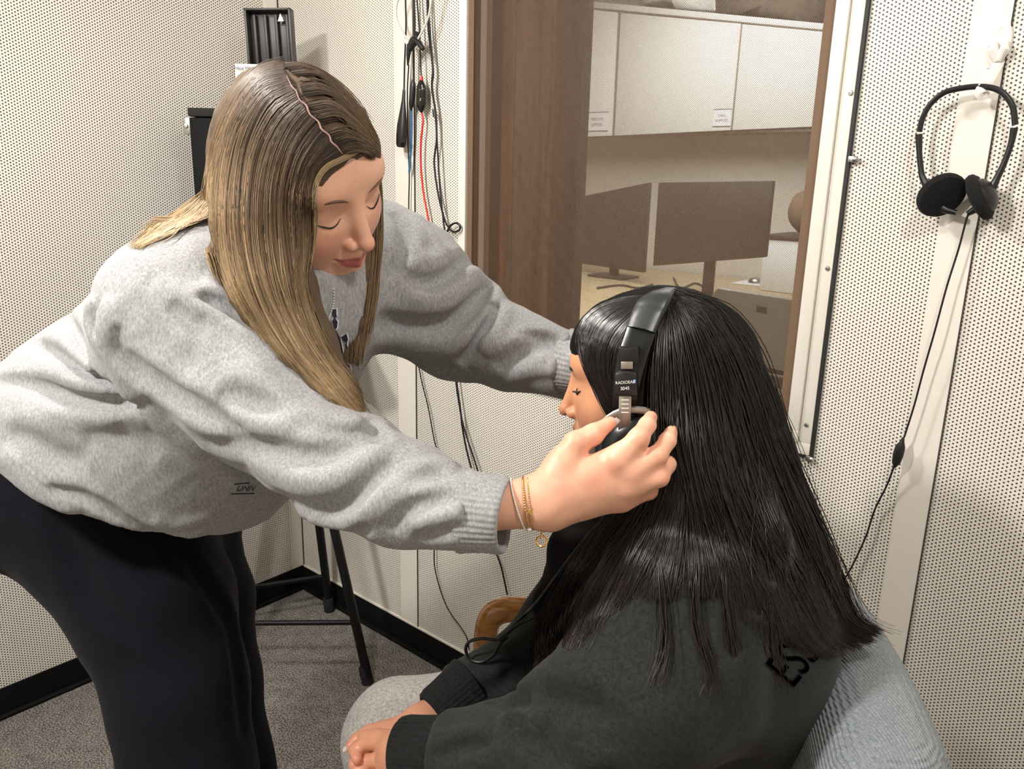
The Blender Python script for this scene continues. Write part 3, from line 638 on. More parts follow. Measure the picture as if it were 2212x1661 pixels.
def chain(P, pts, rr, k=0.0, flat=1.0, up=None):
    d = None
    for i in range(len(pts)-1):
        c = cone(P, pts[i], pts[i+1], rr[i], rr[i+1], flat, up)
        d = c if d is None else (smin(d, c, k) if k else np.minimum(d, c))
    return d
def line_dist(P, pts):
    d = np.full(len(P), 1e9)
    for a, b in zip(pts[:-1], pts[1:]):
        ab = b-a; t = np.clip(((P-a)@ab)/(ab@ab+1e-12), 0, 1); d = np.minimum(d, np.linalg.norm(P-(a+t[:, None]*ab), axis=-1))
    return d
def line_dist_t(P, pts):
    d = np.full(len(P), 1e9); tt = np.zeros(len(P)); n = len(pts)-1
    for i, (a, b) in enumerate(zip(pts[:-1], pts[1:])):
        ab = b-a; t = np.clip(((P-a)@ab)/(ab@ab+1e-12), 0, 1); l = np.linalg.norm(P-(a+t[:, None]*ab), axis=-1)
        m = l < d; d = np.where(m, l, d); tt = np.where(m, (i+t)/n, tt)
    return d, tt
def mesh_sdf(fn, lo, hi, h, B=8, name='m'):
    lo = np.asarray(lo, float); hi = np.asarray(hi, float)
    nb = np.maximum(1, np.ceil((hi-lo)/(h*B)).astype(int)); n = nb*B+1
    D = np.full(n, 1.0, np.float32)
    bi = np.stack(np.meshgrid(*[np.arange(k) for k in nb], indexing='ij'), -1).reshape(-1, 3)
    cen = lo+(bi+0.5)*h*B
    dc = np.concatenate([fn(cen[i:i+60000]) for i in range(0, len(cen), 60000)])
    rad = h*B*0.8661
    near = np.abs(dc) < rad*1.35+0.004
    for (i, j, k) in bi[(~near) & (dc < 0)]: D[i*B:i*B+B+1, j*B:j*B+B+1, k*B:k*B+B+1] = -1.0
    keep = bi[near]; g = np.arange(B+1); off = np.stack(np.meshgrid(g, g, g, indexing='ij'), -1).reshape(-1, 3)
    CH = max(1, 120000//len(off))
    for s in range(0, len(keep), CH):
        kb = keep[s:s+CH]; idx = kb[:, None, :]*B+off[None]
        val = fn((lo+idx.reshape(-1, 3)*h)).astype(np.float32).reshape(len(kb), B+1, B+1, B+1)
        for q, (i, j, k) in enumerate(kb): D[i*B:i*B+B+1, j*B:j*B+B+1, k*B:k*B+B+1] = val[q]
    S = D < 0
    cs = [(x, y, z) for x in (0, 1) for y in (0, 1) for z in (0, 1)]
    cnt = sum(S[x:n[0]-1+x, y:n[1]-1+y, z:n[2]-1+z].astype(np.int8) for x, y, z in cs)
    act = np.argwhere((cnt > 0) & (cnt < 8)); ids = -np.ones(tuple(n-1), np.int32)
    ids[act[:, 0], act[:, 1], act[:, 2]] = np.arange(len(act))
    vals = np.stack([D[act[:, 0]+x, act[:, 1]+y, act[:, 2]+z] for x, y, z in cs], 1)
    acc = np.zeros((len(act), 3)); w = np.zeros(len(act))
    for i in range(8):
        for j in range(i+1, 8):
            if sum(abs(a-b) for a, b in zip(cs[i], cs[j])) != 1: continue
            a, b = vals[:, i], vals[:, j]; m = (a < 0) != (b < 0)
            t = np.where(m, a/(a-b+1e-20), 0.0)[:, None]
            p = np.array(cs[i])*(1-t)+np.array(cs[j])*t
            acc += np.where(m[:, None], p, 0); w += m
    verts = lo+(act+acc/w[:, None])*h
    quads = []
    for ax in range(3):
        sl0 = [slice(None)]*3; sl1 = [slice(None)]*3; sl0[ax] = slice(0, -1); sl1[ax] = slice(1, None)
        A = S[tuple(sl0)]; Bm = S[tuple(sl1)]; e = np.argwhere(A != Bm)
        b_, c_ = [(1, 2), (2, 0), (0, 1)][ax]
        ok = (e[:, b_] > 0) & (e[:, c_] > 0) & (e[:, b_] < n[b_]-1) & (e[:, c_] < n[c_]-1); e = e[ok]
        q = []
        for db, dc_ in ((0, 0), (-1, 0), (-1, -1), (0, -1)):
            f = e.copy(); f[:, b_] += db; f[:, c_] += dc_; q.append(ids[f[:, 0], f[:, 1], f[:, 2]])
        q = np.stack(q, 1); flip = A[e[:, 0], e[:, 1], e[:, 2]]
        q[~flip] = q[~flip][:, ::-1]; quads.append(q)
    Q = np.concatenate(quads); Q = Q[(Q >= 0).all(1)]
    return verts, Q
def np_mesh(name, verts, quads, cols=None):
    me = bpy.data.meshes.new(name); k = quads.shape[1]
    me.vertices.add(len(verts)); me.vertices.foreach_set('co', np.asarray(verts, np.float32).ravel())
    me.loops.add(len(quads)*k); me.loops.foreach_set('vertex_index', quads.astype(np.int32).ravel())
    me.polygons.add(len(quads)); me.polygons.foreach_set('loop_start', np.arange(0, len(quads)*k, k, dtype=np.int32))
    me.update(calc_edges=True); me.validate()
    if cols is not None:
        at = me.color_attributes.new('tint', 'FLOAT_COLOR', 'POINT'); at.data.foreach_set('color', np.asarray(cols, np.float32).ravel())
    return me
def hit(fn, pix, z0=0.55, z1=2.0, steps=70):
    """depth at which the view line through each measured pixel first meets the solid"""
    pix = np.asarray(pix, float)
    d = AX_R[None]*((pix[:, 0:1]-1106)/FPX)-AX_U[None]*((pix[:, 1:2]-830.5)/FPX)+AX_F[None]
    ln = np.linalg.norm(d, axis=1); z = np.full(len(pix), z0); done = np.zeros(len(pix), bool)
    best = np.full(len(pix), 1e9); zb = z.copy()
    for _ in range(steps):
        s = fn(CAM+z[:, None]*d); better = s < best; zb = np.where(better & ~done, z, zb); best = np.where(better & ~done, s, best)
        done |= s < 0.0008; z = np.where(done, z, z+np.maximum(s, 0.0008)/ln*0.85)
        if done.all() or (z > z1).all(): break
    z = np.where(done, z, zb)
    return CAM+z[:, None]*d, z, done
def dense(pts, n=6): return np.array(catmull([np.array(p, float) for p in pts], n))
FOLD = 1.3
def ridges(base, spec):
    """fold lines: (points, width, height): positive raises the cloth, negative presses it in"""
    L_ = []
    for pts, w, hgt in spec:
        P, z, ok = hit(base, dense(pts, 4)); w_, h_ = w, hgt
        P = P[ok] if ok.sum() > 2 else P; h_ *= FOLD; L_.append((P, w_, h_, P.min(0)-3*w_, P.max(0)+3*w_))
    def f(P):
        d = base(P)
        for P_, w, hgt, lo, hi in L_:
            m = ((P > lo) & (P < hi)).all(1)
            if m.any():
                l, u = line_dist_t(P[m], P_); tp = np.sqrt(np.clip(np.sin(np.pi*np.clip(u, 0, 1)), 0, 1))
                t = np.exp(-(l/w)**2) if hgt > 0 else np.exp(-(l/(w*.72))**1.5)-.28*np.exp(-((l-1.7*w)/w)**2)
                d[m] -= hgt*t*tp
        return d
    return f
def wob(P, amp, f, seed=0):
    r = np.random.RandomState(seed); o = np.zeros(len(P))
    for i in range(5):
        k = r.normal(size=3); k = k/np.linalg.norm(k)*f*(0.7+0.25*i); o += np.sin(P@k+r.uniform(0, 6.28)+1.3*np.sin(P@(k[[1, 2, 0]])*0.7))/5
    return amp*o
def snap(fn, pts, n=6):
    P = np.asarray(pts, float).copy(); e = 5e-4
    for _ in range(n):
        d = fn(P); g = np.stack([(fn(P+e*a)-fn(P-e*a))/(2*e) for a in np.eye(3)], 1); g /= (np.linalg.norm(g, axis=1)[:, None]+1e-9)
        P = P-d[:, None]*g
    return P, g

# ------------------------------------------------------------------ head (own frame: x right, y forward, z up; metres)
def head_local(Q, smile=0.0, lid=1.0):
    X = np.abs(Q[:, 0]); S = np.stack([X, Q[:, 1], Q[:, 2]], 1)     # mirrored half
    d = ell(S, (0, -0.008, 0.040), (0.074, 0.094, 0.083))
    d = smin(d, ell(S, (0, 0.040, 0.050), (0.060, 0.051, 0.050)), 0.02)              # forehead
    d = smin(d, ell(S, (0, 0.030, -0.004), (0.065, 0.061, 0.074)), 0.03)
    d = smin(d, ell(S, (0, 0.048, -0.030), (0.053, 0.044, 0.060)), 0.025)
    d = smin(d, cone(S, (0.043, 0.006, -0.045), (0.014, 0.068, -0.080), 0.024, 0.019), 0.03)
    d = smin(d, ell(S, (0, 0.074, -0.084), (0.018, 0.016, 0.015)), 0.012)            # chin
    d = smin(d, ell(S, (0.038, 0.054, -0.021), (0.025, 0.025, 0.026)), 0.025)        # cheek
    d = smin(d, ell(S, (0.028, 0.066, 0.038), (0.026, 0.021, 0.012)), 0.022)         # brow
    d = smax(d, -ell(S, (0.030, 0.102, 0.013), (0.018, 0.0135, 0.0115)), 0.014)       # socket
    d = smin(d, ell(S, (0.0315, 0.0735, 0.011), (0.0165, 0.0135, 0.0125)), 0.004)    # lid over the eyeball
    d = smin(d, cone(S, (0, 0.088, 0.024), (0, 0.108, -0.018), 0.0075, 0.0085), 0.010)   # bridge
    d = smin(d, ell(S, (0, 0.1115, -0.0225), (0.0095, 0.0085, 0.0085)), 0.005)       # tip
    d = smin(d, ell(S, (0.0115, 0.099, -0.0265), (0.0068, 0.0095, 0.0068)), 0.004)   # nostril wing
    d = smax(d, -ell(S, (0.0062, 0.1055, -0.0345), (0.0032, 0.0055, 0.0035)), 0.002)
    d = smin(d, ell(S, (0, 0.090, -0.048), (0.022, 0.0105, 0.018)), 0.008)           # muzzle
    d = smin(d, cone(S, (0, 0.1005, -0.0465), (0.0225, 0.0865, -0.0505+0.005*smile), 0.0040, 0.0022), 0.004)
    d = smin(d, cone(S, (0, 0.0995, -0.0570), (0.020, 0.0855, -0.0535+0.004*smile), 0.0050, 0.0022), 0.004)
    d = smax(d, -cone(S, (0, 0.1055, -0.0515), (0.026, 0.0885, -0.0515+0.006*smile), 0.0009, 0.0009), 0.002)
    d = smin(d, ell(S, (0.0735, -0.004, 0.000), (0.007, 0.018, 0.029)), 0.008)       # ear
    return d
HAIR_T = {}
def skin_tint(Q, base, lips, blush, smile=0.0):
    """own colour of the skin: lips, cheeks"""
    X = np.abs(Q[:, 0]); c = np.tile(np.array(base, float), (len(Q), 1))
    face = (Q[:, 1] > 0.03)[:, None]
    def mixin(col, w): nonlocal c; c = c*(1-w[:, None])+np.array(col)*w[:, None]
    g = np.exp(-(((X-0.042)/0.020)**2+((Q[:, 2]+0.022)/0.020)**2+((Q[:, 1]-0.06)/0.045)**2)); mixin(blush, 0.45*g)
    g = np.exp(-(((X)/0.012)**2+((Q[:, 2]+0.022)/0.012)**2+((Q[:, 1]-0.113)/0.012)**2)); mixin(blush, 0.30*g)
    lz = -0.0515+0.0045*smile*(X/0.024)**2
    up = 0.0075*np.clip(1-(X/0.0265)**2, 0, 1)**0.6; dn = 0.0098*np.clip(1-(X/0.0235)**2, 0, 1)**0.6
    dz = Q[:, 2]-lz; w = np.where(dz > 0, np.clip((up-dz)/0.0012, 0, 1), np.clip((dn+dz)/0.0012, 0, 1))*(Q[:, 1] > 0.078)*(X < 0.0265)
    mixin(lips, 0.85*w)
    return np.concatenate([c, np.ones((len(c), 1))], 1)
def skin_mat(name, rough=0.45, sss=0.12):
    m, nt, b = nmat(name)
    at = N(nt, 'ShaderNodeAttribute'); at.attribute_name = 'tint'
    g = N(nt, 'ShaderNodeTexCoord'); nz = N(nt, 'ShaderNodeTexNoise'); nz.inputs['Scale'].default_value = 45; nz.inputs['Detail'].default_value = 4; L(nt, g.outputs['Object'], nz.inputs[0])
    mx = N(nt, 'ShaderNodeMix', data_type='RGBA'); mx.blend_type = 'MULTIPLY'; mx.inputs[0].default_value = 1
    cr = N(nt, 'ShaderNodeValToRGB'); cr.color_ramp.elements[0].color = (0.90, 0.84, 0.82, 1); cr.color_ramp.elements[1].color = (1.06, 1.03, 1.02, 1)
    L(nt, nz.outputs['Fac'], cr.inputs[0]); L(nt, at.outputs['Color'], mx.inputs[6]); L(nt, cr.outputs[0], mx.inputs[7]); L(nt, mx.outputs[2], b.inputs['Base Color'])
    b.inputs['Roughness'].default_value = rough; b.inputs['Subsurface Weight'].default_value = sss; b.inputs['Subsurface Radius'].default_value = (0.012, 0.005, 0.003); b.inputs['Subsurface Scale'].default_value = 1.0
    b.inputs['Specular IOR Level'].default_value = 0.4
    n2 = N(nt, 'ShaderNodeTexNoise'); n2.inputs['Scale'].default_value = 900; L(nt, g.outputs['Object'], n2.inputs[0])
    bp = N(nt, 'ShaderNodeBump'); bp.inputs['Strength'].default_value = 0.12; bp.inputs['Distance'].default_value = 0.0006; L(nt, n2.outputs['Fac'], bp.inputs['Height']); L(nt, bp.outputs['Normal'], b.inputs['Normal'])
    return m
class HeadFrame:
    def __init__(s, y, z, anchor_local, anchor_world, scale):
        y = nrmz(y); z = nrmz(np.asarray(z)-y*(np.asarray(z)@y)); x = np.cross(y, z)
        s.R = np.stack([x, y, z], 1); s.k = scale; s.c = np.asarray(anchor_world)-s.R@(np.asarray(anchor_local)*scale)
    def loc(s, P): return ((P-s.c)@s.R)/s.k
    def wor(s, Q): return s.c+(np.asarray(Q, float)*s.k)@s.R.T
def join_meshes(name, parts):
    vs, qs, cs, o = [], [], [], 0
    for v, q, c in parts: vs.append(v); qs.append(q+o); cs.append(c); o += len(v)
    return np_mesh(name, np.concatenate(vs), np.concatenate(qs), np.concatenate(cs))
def flat_tint(v, base): return np.tile(np.array([*base, 1.0]), (len(v), 1))

# hair strands: thin triangular tubes, colour varies from lock to lock
def strand_mesh(paths, rad, cols, tip=0.25):
    """paths (n,m,3), rad (n,), cols (n,m,3) or (n,3)"""
    n, m, _ = paths.shape
    T = np.gradient(paths, axis=1); T /= (np.linalg.norm(T, axis=2, keepdims=True)+1e-9)
    ref = np.tile(AX_F, (n, m, 1)); B1 = np.cross(T, ref); B1 /= (np.linalg.norm(B1, axis=2, keepdims=True)+1e-9); B2 = np.cross(T, B1)
    prof = np.interp(np.linspace(0, 1, m), [0, .08, .7, 1], [.6, 1, 1, tip]); r = rad[:, None]*prof[None]
    V_ = []
    for a in (math.pi/2, math.pi/2+2.094, math.pi/2+4.189):
        V_.append(paths+r[..., None]*(math.cos(a)*B1+math.sin(a)*B2*-1))
    V_ = np.stack(V_, 2).reshape(-1, 3)                 # index = (i*m+j)*3+k
    i = np.arange(n)[:, None, None]; j = np.arange(m-1)[None, :, None]; k = np.arange(3)[None, None, :]
    a = (i*m+j)*3+k; b = (i*m+j)*3+(k+1) % 3; Q = np.stack([a, b, b+3, a+3], -1).reshape(-1, 4)
    if cols.ndim == 2: cols = np.repeat(cols[:, None], m, 1)
    C = np.repeat(cols.reshape(-1, 3), 3, 0); C = np.concatenate([C, np.ones((len(C), 1))], 1)
    return V_, Q, C
def hair_mat(name, rough=0.35, spec=0.5, coat=0.0):
    m, nt, b = nmat(name); at = N(nt, 'ShaderNodeAttribute'); at.attribute_name = 'tint'; L(nt, at.outputs['Color'], b.inputs['Base Color'])
    b.inputs['Roughness'].default_value = rough; b.inputs['Specular IOR Level'].default_value = spec; b.inputs['Coat Weight'].default_value = coat
    return m
def resample(pts, m):
    P = dense(pts, 6); s = np.concatenate([[0], np.cumsum(np.linalg.norm(np.diff(P, axis=0), axis=1))]); s /= s[-1]
    t = np.linspace(0, 1, m); return np.stack([np.interp(t, s, P[:, k]) for k in range(P.shape[1])], 1)
def grow(guides, vol, n, m, rs, lift=(0.0, 0.006), jit=6.0, wave=4.0, zoff=None, clump=0, zlim=(0.55, 1.6)):
    """strands between neighbouring guide lines, laid on the hair volume"""
    G = np.stack([resample(g, m) for g in guides]); ng = len(G)
    s = rs.uniform(0, ng-1, n)
    if clump: cc = np.sort(rs.uniform(0, ng-1, clump)); near = cc[np.argmin(np.abs(s[:, None]-cc[None]), 1)]; s = s+(near-s)*rs.uniform(0.2, 0.85, n)
    i = np.clip(s.astype(int), 0, ng-2); t = (s-i)[:, None, None]
    P = G[i]*(1-t)+G[i+1]*t
    u = np.linspace(0, 1, m)[None]
    ph = rs.uniform(0, 6.28, (n, 1)); fr = rs.uniform(2.5, 7, (n, 1)); am = rs.normal(0, wave, (n, 1))
    P[:, :, 0] += am*np.sin(fr*u+ph)*(0.25+u)+rs.normal(0, jit, (n, 1))*(0.25+0.9*u)
    P[:, :, 1] += rs.normal(0, jit*0.6, (n, 1))
    if vol is not None:
        W_, z, ok = hit(vol, P.reshape(-1, P.shape[2])[:, :2], zlim[0], zlim[1]); z = z.reshape(n, m); ok = ok.reshape(n, m)
        if P.shape[2] > 2: z = np.where(ok, z, P[:, :, 2])
        zh = z.copy()
        k = np.array([1, 2, 1])/4
        for _ in range(6): z[:, 1:-1] = (z[:, :-2]+2*z[:, 1:-1]+z[:, 2:])/4
        z = np.minimum(z, zh-.0012)
    else: z = P[:, :, 2]
    z = z-rs.uniform(lift[0], lift[1], (n, 1))*(0.4+0.6*np.sin(np.pi*np.clip(u*1.1, 0, 1)))
    d = AX_R*((P[..., 0:1]-1106)/FPX)-AX_U*((P[..., 1:2]-830.5)/FPX)+AX_F
    return CAM+z[..., None]*d, s

# ------------------------------------------------------------------ standing person in the grey sweatshirt
rsW = np.random.RandomState(7)
SKW = (0.80, 0.475, 0.345); M_skinW = skin_mat('fair_skin', 0.42)
HW = HeadFrame(cam_dir(.777, -.545, .314), cam_dir(.194, .683, .704), (0, 0, 0), V(645, 389, .932), 1.0)
HW = HeadFrame(HW.R[:, 1], HW.R[:, 2], (0, .08, .015), HW.wor((0, .08, .015)), 1.055)
def wq(Q):
    Q = Q.copy(); Q[:, 1] = np.where(Q[:, 1] < 0, Q[:, 1]*1.17, Q[:, 1]); Q[:, 2] = np.where(Q[:, 2] > .04, .04+(Q[:, 2]-.04)*1.06, Q[:, 2]); return Q
headW = lambda P: head_local(wq(HW.loc(P)), 1.0)*HW.k
Wn = V(610, 590, 1.03)                       # base of the neck
neckW = lambda P: cone(P, HW.wor((0, -0.020, -0.030)), Wn, 0.050, 0.058)
def headneckW(P): return smin(headW(P), neckW(P), 0.02)
# right hand (camera side)
def mk_hand(fingers, palm, wrist, rw=0.0255, flat=0.78, up=None, kk=0.010):
    up = AX_F if up is None else up
    def f(P):
        d = cone(P, wrist[0], wrist[1], rw, rw*0.97, flat, up)
        dp = None
        for a, b, ra, rb in palm:
            c = cone(P, a, b, ra, rb); dp = c if dp is None else smin(dp, c, 0.012)
        d = smin(d, dp, 0.02)
        for pts, rr in fingers:
            c = chain(P, pts, rr, 0.004); d = smin(d, c, kk)
        return d
    return f
Pv = lambda L_: [V(*p) for p in L_]
fW = [(Pv([(1205, 1012, .806), (1243, 958, .806), (1282, 938, .812), (1318, 914, .822)]), [.015, .0125, .0105, .0068]),      # thumb
      (Pv([(1338, 992, .797), (1380, 946, .796), (1398, 918, .812), (1406, 902, .826)]), [.0125, .0103, .0088, .0070]),         # index
      (Pv([(1365, 1022, .800), (1420, 985, .800), (1442, 952, .815), (1451, 931, .832)]), [.0115, .0098, .0085, .0068]),        # middle
      (Pv([(1362, 1052, .807), (1424, 1030, .805), (1443, 1004, .822), (1441, 984, .843)]), [.0115, .0098, .0085, .0068]),       # ring
      (Pv([(1345, 1080, .818), (1402, 1060, .822), (1424, 1038, .840), (1424, 1016, .856)]), [.0105, .0088, .0076, .0062])]       # little
wr0, wr1 = V(1010, 1098, .80), V(1170, 1084, .800)
pW = [(V(1185, 1070, .806), V(1335, 990, .806), .020, .0145), (V(1190, 1080, .808), V(1362, 1022, .808), .020, .0138), (V(1195, 1090, .810), V(1358, 1052, .813), .020, .0132),
      (V(1195, 1098, .812), V(1340, 1078, .822), .018, .0122), (V(1190, 1065, .808), V(1215, 1005, .808), .019, .0165)]
handWr = mk_hand(fW, pW, (wr0, wr1))
# left hand, behind the seated head
lw0, lw1 = V(1215, 782, 1.085), V(1295, 800, 1.058)
palmL = V(1330, 820, 1.062)
fL = [(Pv([(1325, 830, 1.06), (1330, 880, 1.06), (1345, 920, 1.055)]), [.013, .0105, .0075])]
for k, (dx, dy, dz) in enumerate(((78, 20, -.005), (86, 52, -.005), (84, 84, -.005), (70, 112, .0))):
    fL.append((Pv([(1345, 810+k*14, 1.062), (1345+dx*.55, 810+k*14+dy*.4, 1.066), (1345+dx, 810+dy*1.1+k*4, 1.058+dz)]), [.0105, .009, .007]))
pL = [(V(1300, 800, 1.06), V(1352, 810+k*15, 1.062), .02, .0125) for k in range(4)]
handWl = mk_hand(fL, pL, (lw0, lw1), kk=0.008)
# body under the clothes
Wpel, Wch = V(150, 1010, 1.2), V(420, 800, 1.10)
WshR, WshL = V(440, 705, .93), V(840, 525, 1.14)
kneeR, kneeL = V(450, 1840, 1.09), V(500, 1800, 1.22)
def at_floor(p, z=0.06, dx=0.0): q = np.array(p, float); q[2] = z; return q
anR, anL = at_floor(kneeR, .08)-RH*0.06, at_floor(kneeL, .08)-RH*0.05
hipR, hipL = V(225, 1080, 1.15), V(300, 1080, 1.30)
def bodyW_f(P):
    d = chain(P, [Wn, Wch, Wpel], [.10, .115, .125], .05)
    d = smin(d, chain(P, [WshR, V(770, 1010, .88), wr0], [.048, .036, .026]), .04)
    d = smin(d, chain(P, [WshL, V(1000, 725, 1.155), lw0], [.048, .036, .026]), .04)
    d = smin(d, cone(P, Wn, HW.wor((0, -0.03, -0.06)), .052, .048), .03)
    for h_, k_, a_ in ((hipR, kneeR, anR), (hipL, kneeL, anL)):
        d = smin(d, chain(P, [h_, k_, a_], [.070, .046, .034], .02), .04)
        d = smin(d, cone(P, a_-np.array([0, 0, .035]), a_+RH*.13-np.array([0, 0, .045]), .035, .028), .02)
    return d
M_swt = fabric('heather_grey_fleece', (0.225, 0.23, 0.24), (0.41, 0.41, 0.415), 430, (1, 1, 0.35), 0.25, 0.95)
M_pants = fabric('black_navy_jersey', (0.0022, 0.0024, 0.0045), (0.0055, 0.0060, 0.011), 300, (1, 1, 1), 0.1, 0.9, sheen=0.03)
W = thing('person', at_floor((anR+anL)/2, 0.0), 'standing person with long blonde hair and grey sweatshirt, bending over and holding the headphones', 'person')
# clothing volumes ------------------------------------------------
# hem plane
h1, h2, h3 = V(0, 900, 1.05), V(345, 1160, .99), V(560, 1082, 1.13)
hn = nrmz(np.cross(h2-h1, h3-h1)); hn = hn if hn@(Wch-h1) > 0 else -hn
torU = nrmz(V(540, 720, 1.03)-V(150, 1080, 1.18))
tw = cam_dir(.38, .107, -.92)
CRx = nrmz(V(1094, 1114, .794)-V(998, 1103, .803)); CLx = nrmz(V(1282, 796, 1.058)-V(1222, 780, 1.08))
def torsoW(P):
    d = cone(P, V(590, 640, 1.045), V(470, 800, 1.075), .150, .165, 1.0)
    d = smin(d, cone(P, V(470, 800, 1.075), V(270, 960, 1.13), .165, .175), .05)
    d = smin(d, cone(P, V(270, 960, 1.13), V(150, 1050, 1.18), .175, .180), .05)
    d = smin(d, cone(P, V(520, 640, 1.02), V(800, 560, 1.12), .095, .080), .06)       # shoulder yoke
    d = smin(d, ell(P, V(430, 975, 1.10), (.13, .13, .13)), .06)                       # cloth sagging at the front
    return d
def sleeveR(P):
    d = chain(P, Pv([(400, 690, .95), (560, 845, .915), (740, 1003, .87), (870, 1066, .835), (1010, 1104, .802)]), [.105, .084, .064, .052, .0425], .02)
    return smax(d, (P-V(1022, 1105, .8015))@CRx, .004)
def sleeveL(P):
    d = chain(P, Pv([(765, 575, 1.13), (880, 622, 1.13), (990, 710, 1.15), (1110, 757, 1.12), (1222, 784, 1.08)]), [.098, .092, .072, .056, .046], .02)
    return smax(d, (P-V(1236, 784, 1.075))@CLx, .004)
def collarW(P):
    return cone(P, Wn+0.02*nrmz(HW.wor((0, -.02, -.03))-Wn), Wn+0.055*nrmz(HW.wor((0, -.02, -.03))-Wn), .078, .070)
def swt_base(P):
    d = torsoW(P); d = smax(d, -((P-h1)@hn), 0.012)
    d = smin(d, collarW(P), 0.02)
    d = smin(d, sleeveR(P), 0.022); d = smin(d, sleeveL(P), 0.03)
    return d
fold_spec = [
 ([(236, 640), (238, 720), (262, 790), (303, 862), (379, 938), (463, 997), (560, 1050)], .015, .011), ([(255, 700), (262, 760), (329, 815), (404, 865), (489, 915), (540, 925)], .012, -.015),
 ([(30, 728), (60, 738), (126, 762), (190, 800), (261, 832), (310, 870)], .011, -.013), ([(30, 712), (110, 735), (180, 775), (250, 812)], .011, .009),
 ([(135, 675), (148, 692), (177, 742), (211, 788), (252, 828)], .009, -.011), ([(200, 640), (192, 690), (215, 750), (255, 800)], .009, .008), ([(215, 640), (207, 690), (228, 745)], .007, -.007),
 ([(-10, 820), (84, 828), (169, 857), (295, 866), (330, 880)], .013, -.013), ([(-10, 805), (90, 812), (180, 838), (280, 852)], .011, .009),
 ([(-5, 900), (80, 898), (190, 905), (260, 905)], .018, .007), ([(20, 930), (63, 954), (126, 988), (190, 1002)], .016, -.011), ([(180, 925), (260, 945), (340, 990)], .03, -.005),
 ([(100, 1050), (190, 1075), (290, 1135), (370, 1155), (440, 1140)], .008, -.008), ([(5, 985), (80, 1060), (170, 1112), (280, 1150)], .010, .006), ([(330, 1120), (400, 1130), (470, 1105)], .010, .005),
 ([(425, 640), (470, 652), (530, 685), (590, 722)], .010, -.016), ([(415, 622), (480, 638), (560, 668), (620, 700)], .009, .009), ([(370, 655), (415, 690), (445, 722)], .012, -.009),
 ([(330, 610), (400, 640), (430, 690)], .014, .006), ([(470, 850), (530, 862), (590, 892), (640, 900)], .012, -.011), ([(500, 905), (600, 903), (700, 898), (790, 925)], .013, .010),
 ([(440, 955), (560, 962), (680, 990), (760, 962), (825, 935)], .012, -.013), ([(540, 1008), (660, 1040), (760, 1020), (840, 960)], .013, .010), ([(700, 930), (760, 935), (800, 920)], .009, -.007),
 ([(600, 1075), (700, 1100), (760, 1080), (800, 1040), (855, 995)], .012, -.013), ([(640, 1115), (740, 1128), (800, 1092), (850, 1040)], .009, .008), ([(620, 1105), (720, 1148), (800, 1130)], .009, -.007),
 ([(795, 900), (815, 935), (822, 970)], .009, -.012), ([(840, 1150), (880, 1108), (940, 1085), (1000, 1060)], .010, -.010), ([(880, 1040), (930, 1030), (980, 1035)], .009, -.007), ([(890, 1010), (950, 998), (990, 1008)], .009, .008),
 ([(880, 1130), (940, 1115), (1000, 1105)], .009, .007), ([(900, 1160), (950, 1145), (1000, 1140)], .008, -.006),
 ([(870, 600), (930, 612), (975, 590), (1012, 556)], .011, -.015), ([(870, 640), (930, 650), (990, 630), (1035, 598)], .012, .012), ([(900, 560), (940, 560), (975, 540)], .010, .008),
 ([(815, 690), (900, 702), (980, 692), (1035, 645), (1062, 610)], .014, -.020), ([(800, 735), (880, 748), (960, 752), (1050, 720)], .013, .010), ([(800, 770), (900, 790), (990, 800)], .010, -.006),
 ([(990, 590), (1050, 596), (1068, 625), (1062, 662)], .011, .013), ([(1078, 650), (1062, 690), (1030, 730), (995, 785)], .009, -.013), ([(1095, 655), (1085, 710), (1045, 765)], .010, .009),
 ([(1100, 670), (1160, 690), (1215, 722)], .012, .006), ([(1070, 795), (1130, 760), (1185, 742), (1220, 765)], .012, -.015), ([(1090, 825), (1150, 800), (1200, 800)], .009, .009), ([(1120, 720), (1160, 730), (1200, 750)], .010, -.007),
 ([(850, 460), (882, 520), (872, 562), (830, 600)], .011, -.009), ([(880, 445), (928, 500), (962, 550)], .010, .007), ([(905, 480), (900, 530), (870, 580)], .009, .006)]
swt_f = ridges(swt_base, fold_spec)
def seam_groove(base, lines, w=.0022, h=.0018):
    Ls = [hit(base, dense(p, 4))[0] for p in lines]
    def f(P):
        d = base(P)
        for q in Ls:
            m = ((P > q.min(0)-.01) & (P < q.max(0)+.01)).all(1)
            if m.any(): l = line_dist(P[m], q); d[m] += h*np.exp(-(l/w)**2)-0.5*h*np.exp(-((l-2.2*w)/w)**2)
        return d
    return f
swt_g = seam_groove(swt_f, [[(425, 825), (450, 795), (490, 777), (560, 774), (620, 775)], [(405, 650), (440, 700), (470, 740), (488, 777)], [(445, 565), (440, 590), (428, 618)],
                             [(870, 430), (905, 470), (935, 520), (960, 570)], [(5, 950), (80, 1020), (180, 1085), (290, 1130)]])
def swt_full(P):
    d = swt_g(P)+wob(P, .0022, 55, 3)+wob(P, .0012, 120, 5)
    # open the sleeve ends and the neck
    ax_ = nrmz(HW.wor((0, -.02, -.03))-Wn)
    d = smax(d, -cone(P, Wn+0.035*ax_, Wn+0.16*ax_, .064, .062), .003)
    return d
lo_, hi_ = np.array([0.55, -1.45, 0.72]), np.array([1.85, -0.30, 1.60])
v, q = mesh_sdf(swt_full, lo_, hi_, .0040)
me = np_mesh('sweatshirt', v, q); swt = link_mesh('sweatshirt', me, M_swt, W, None, True)
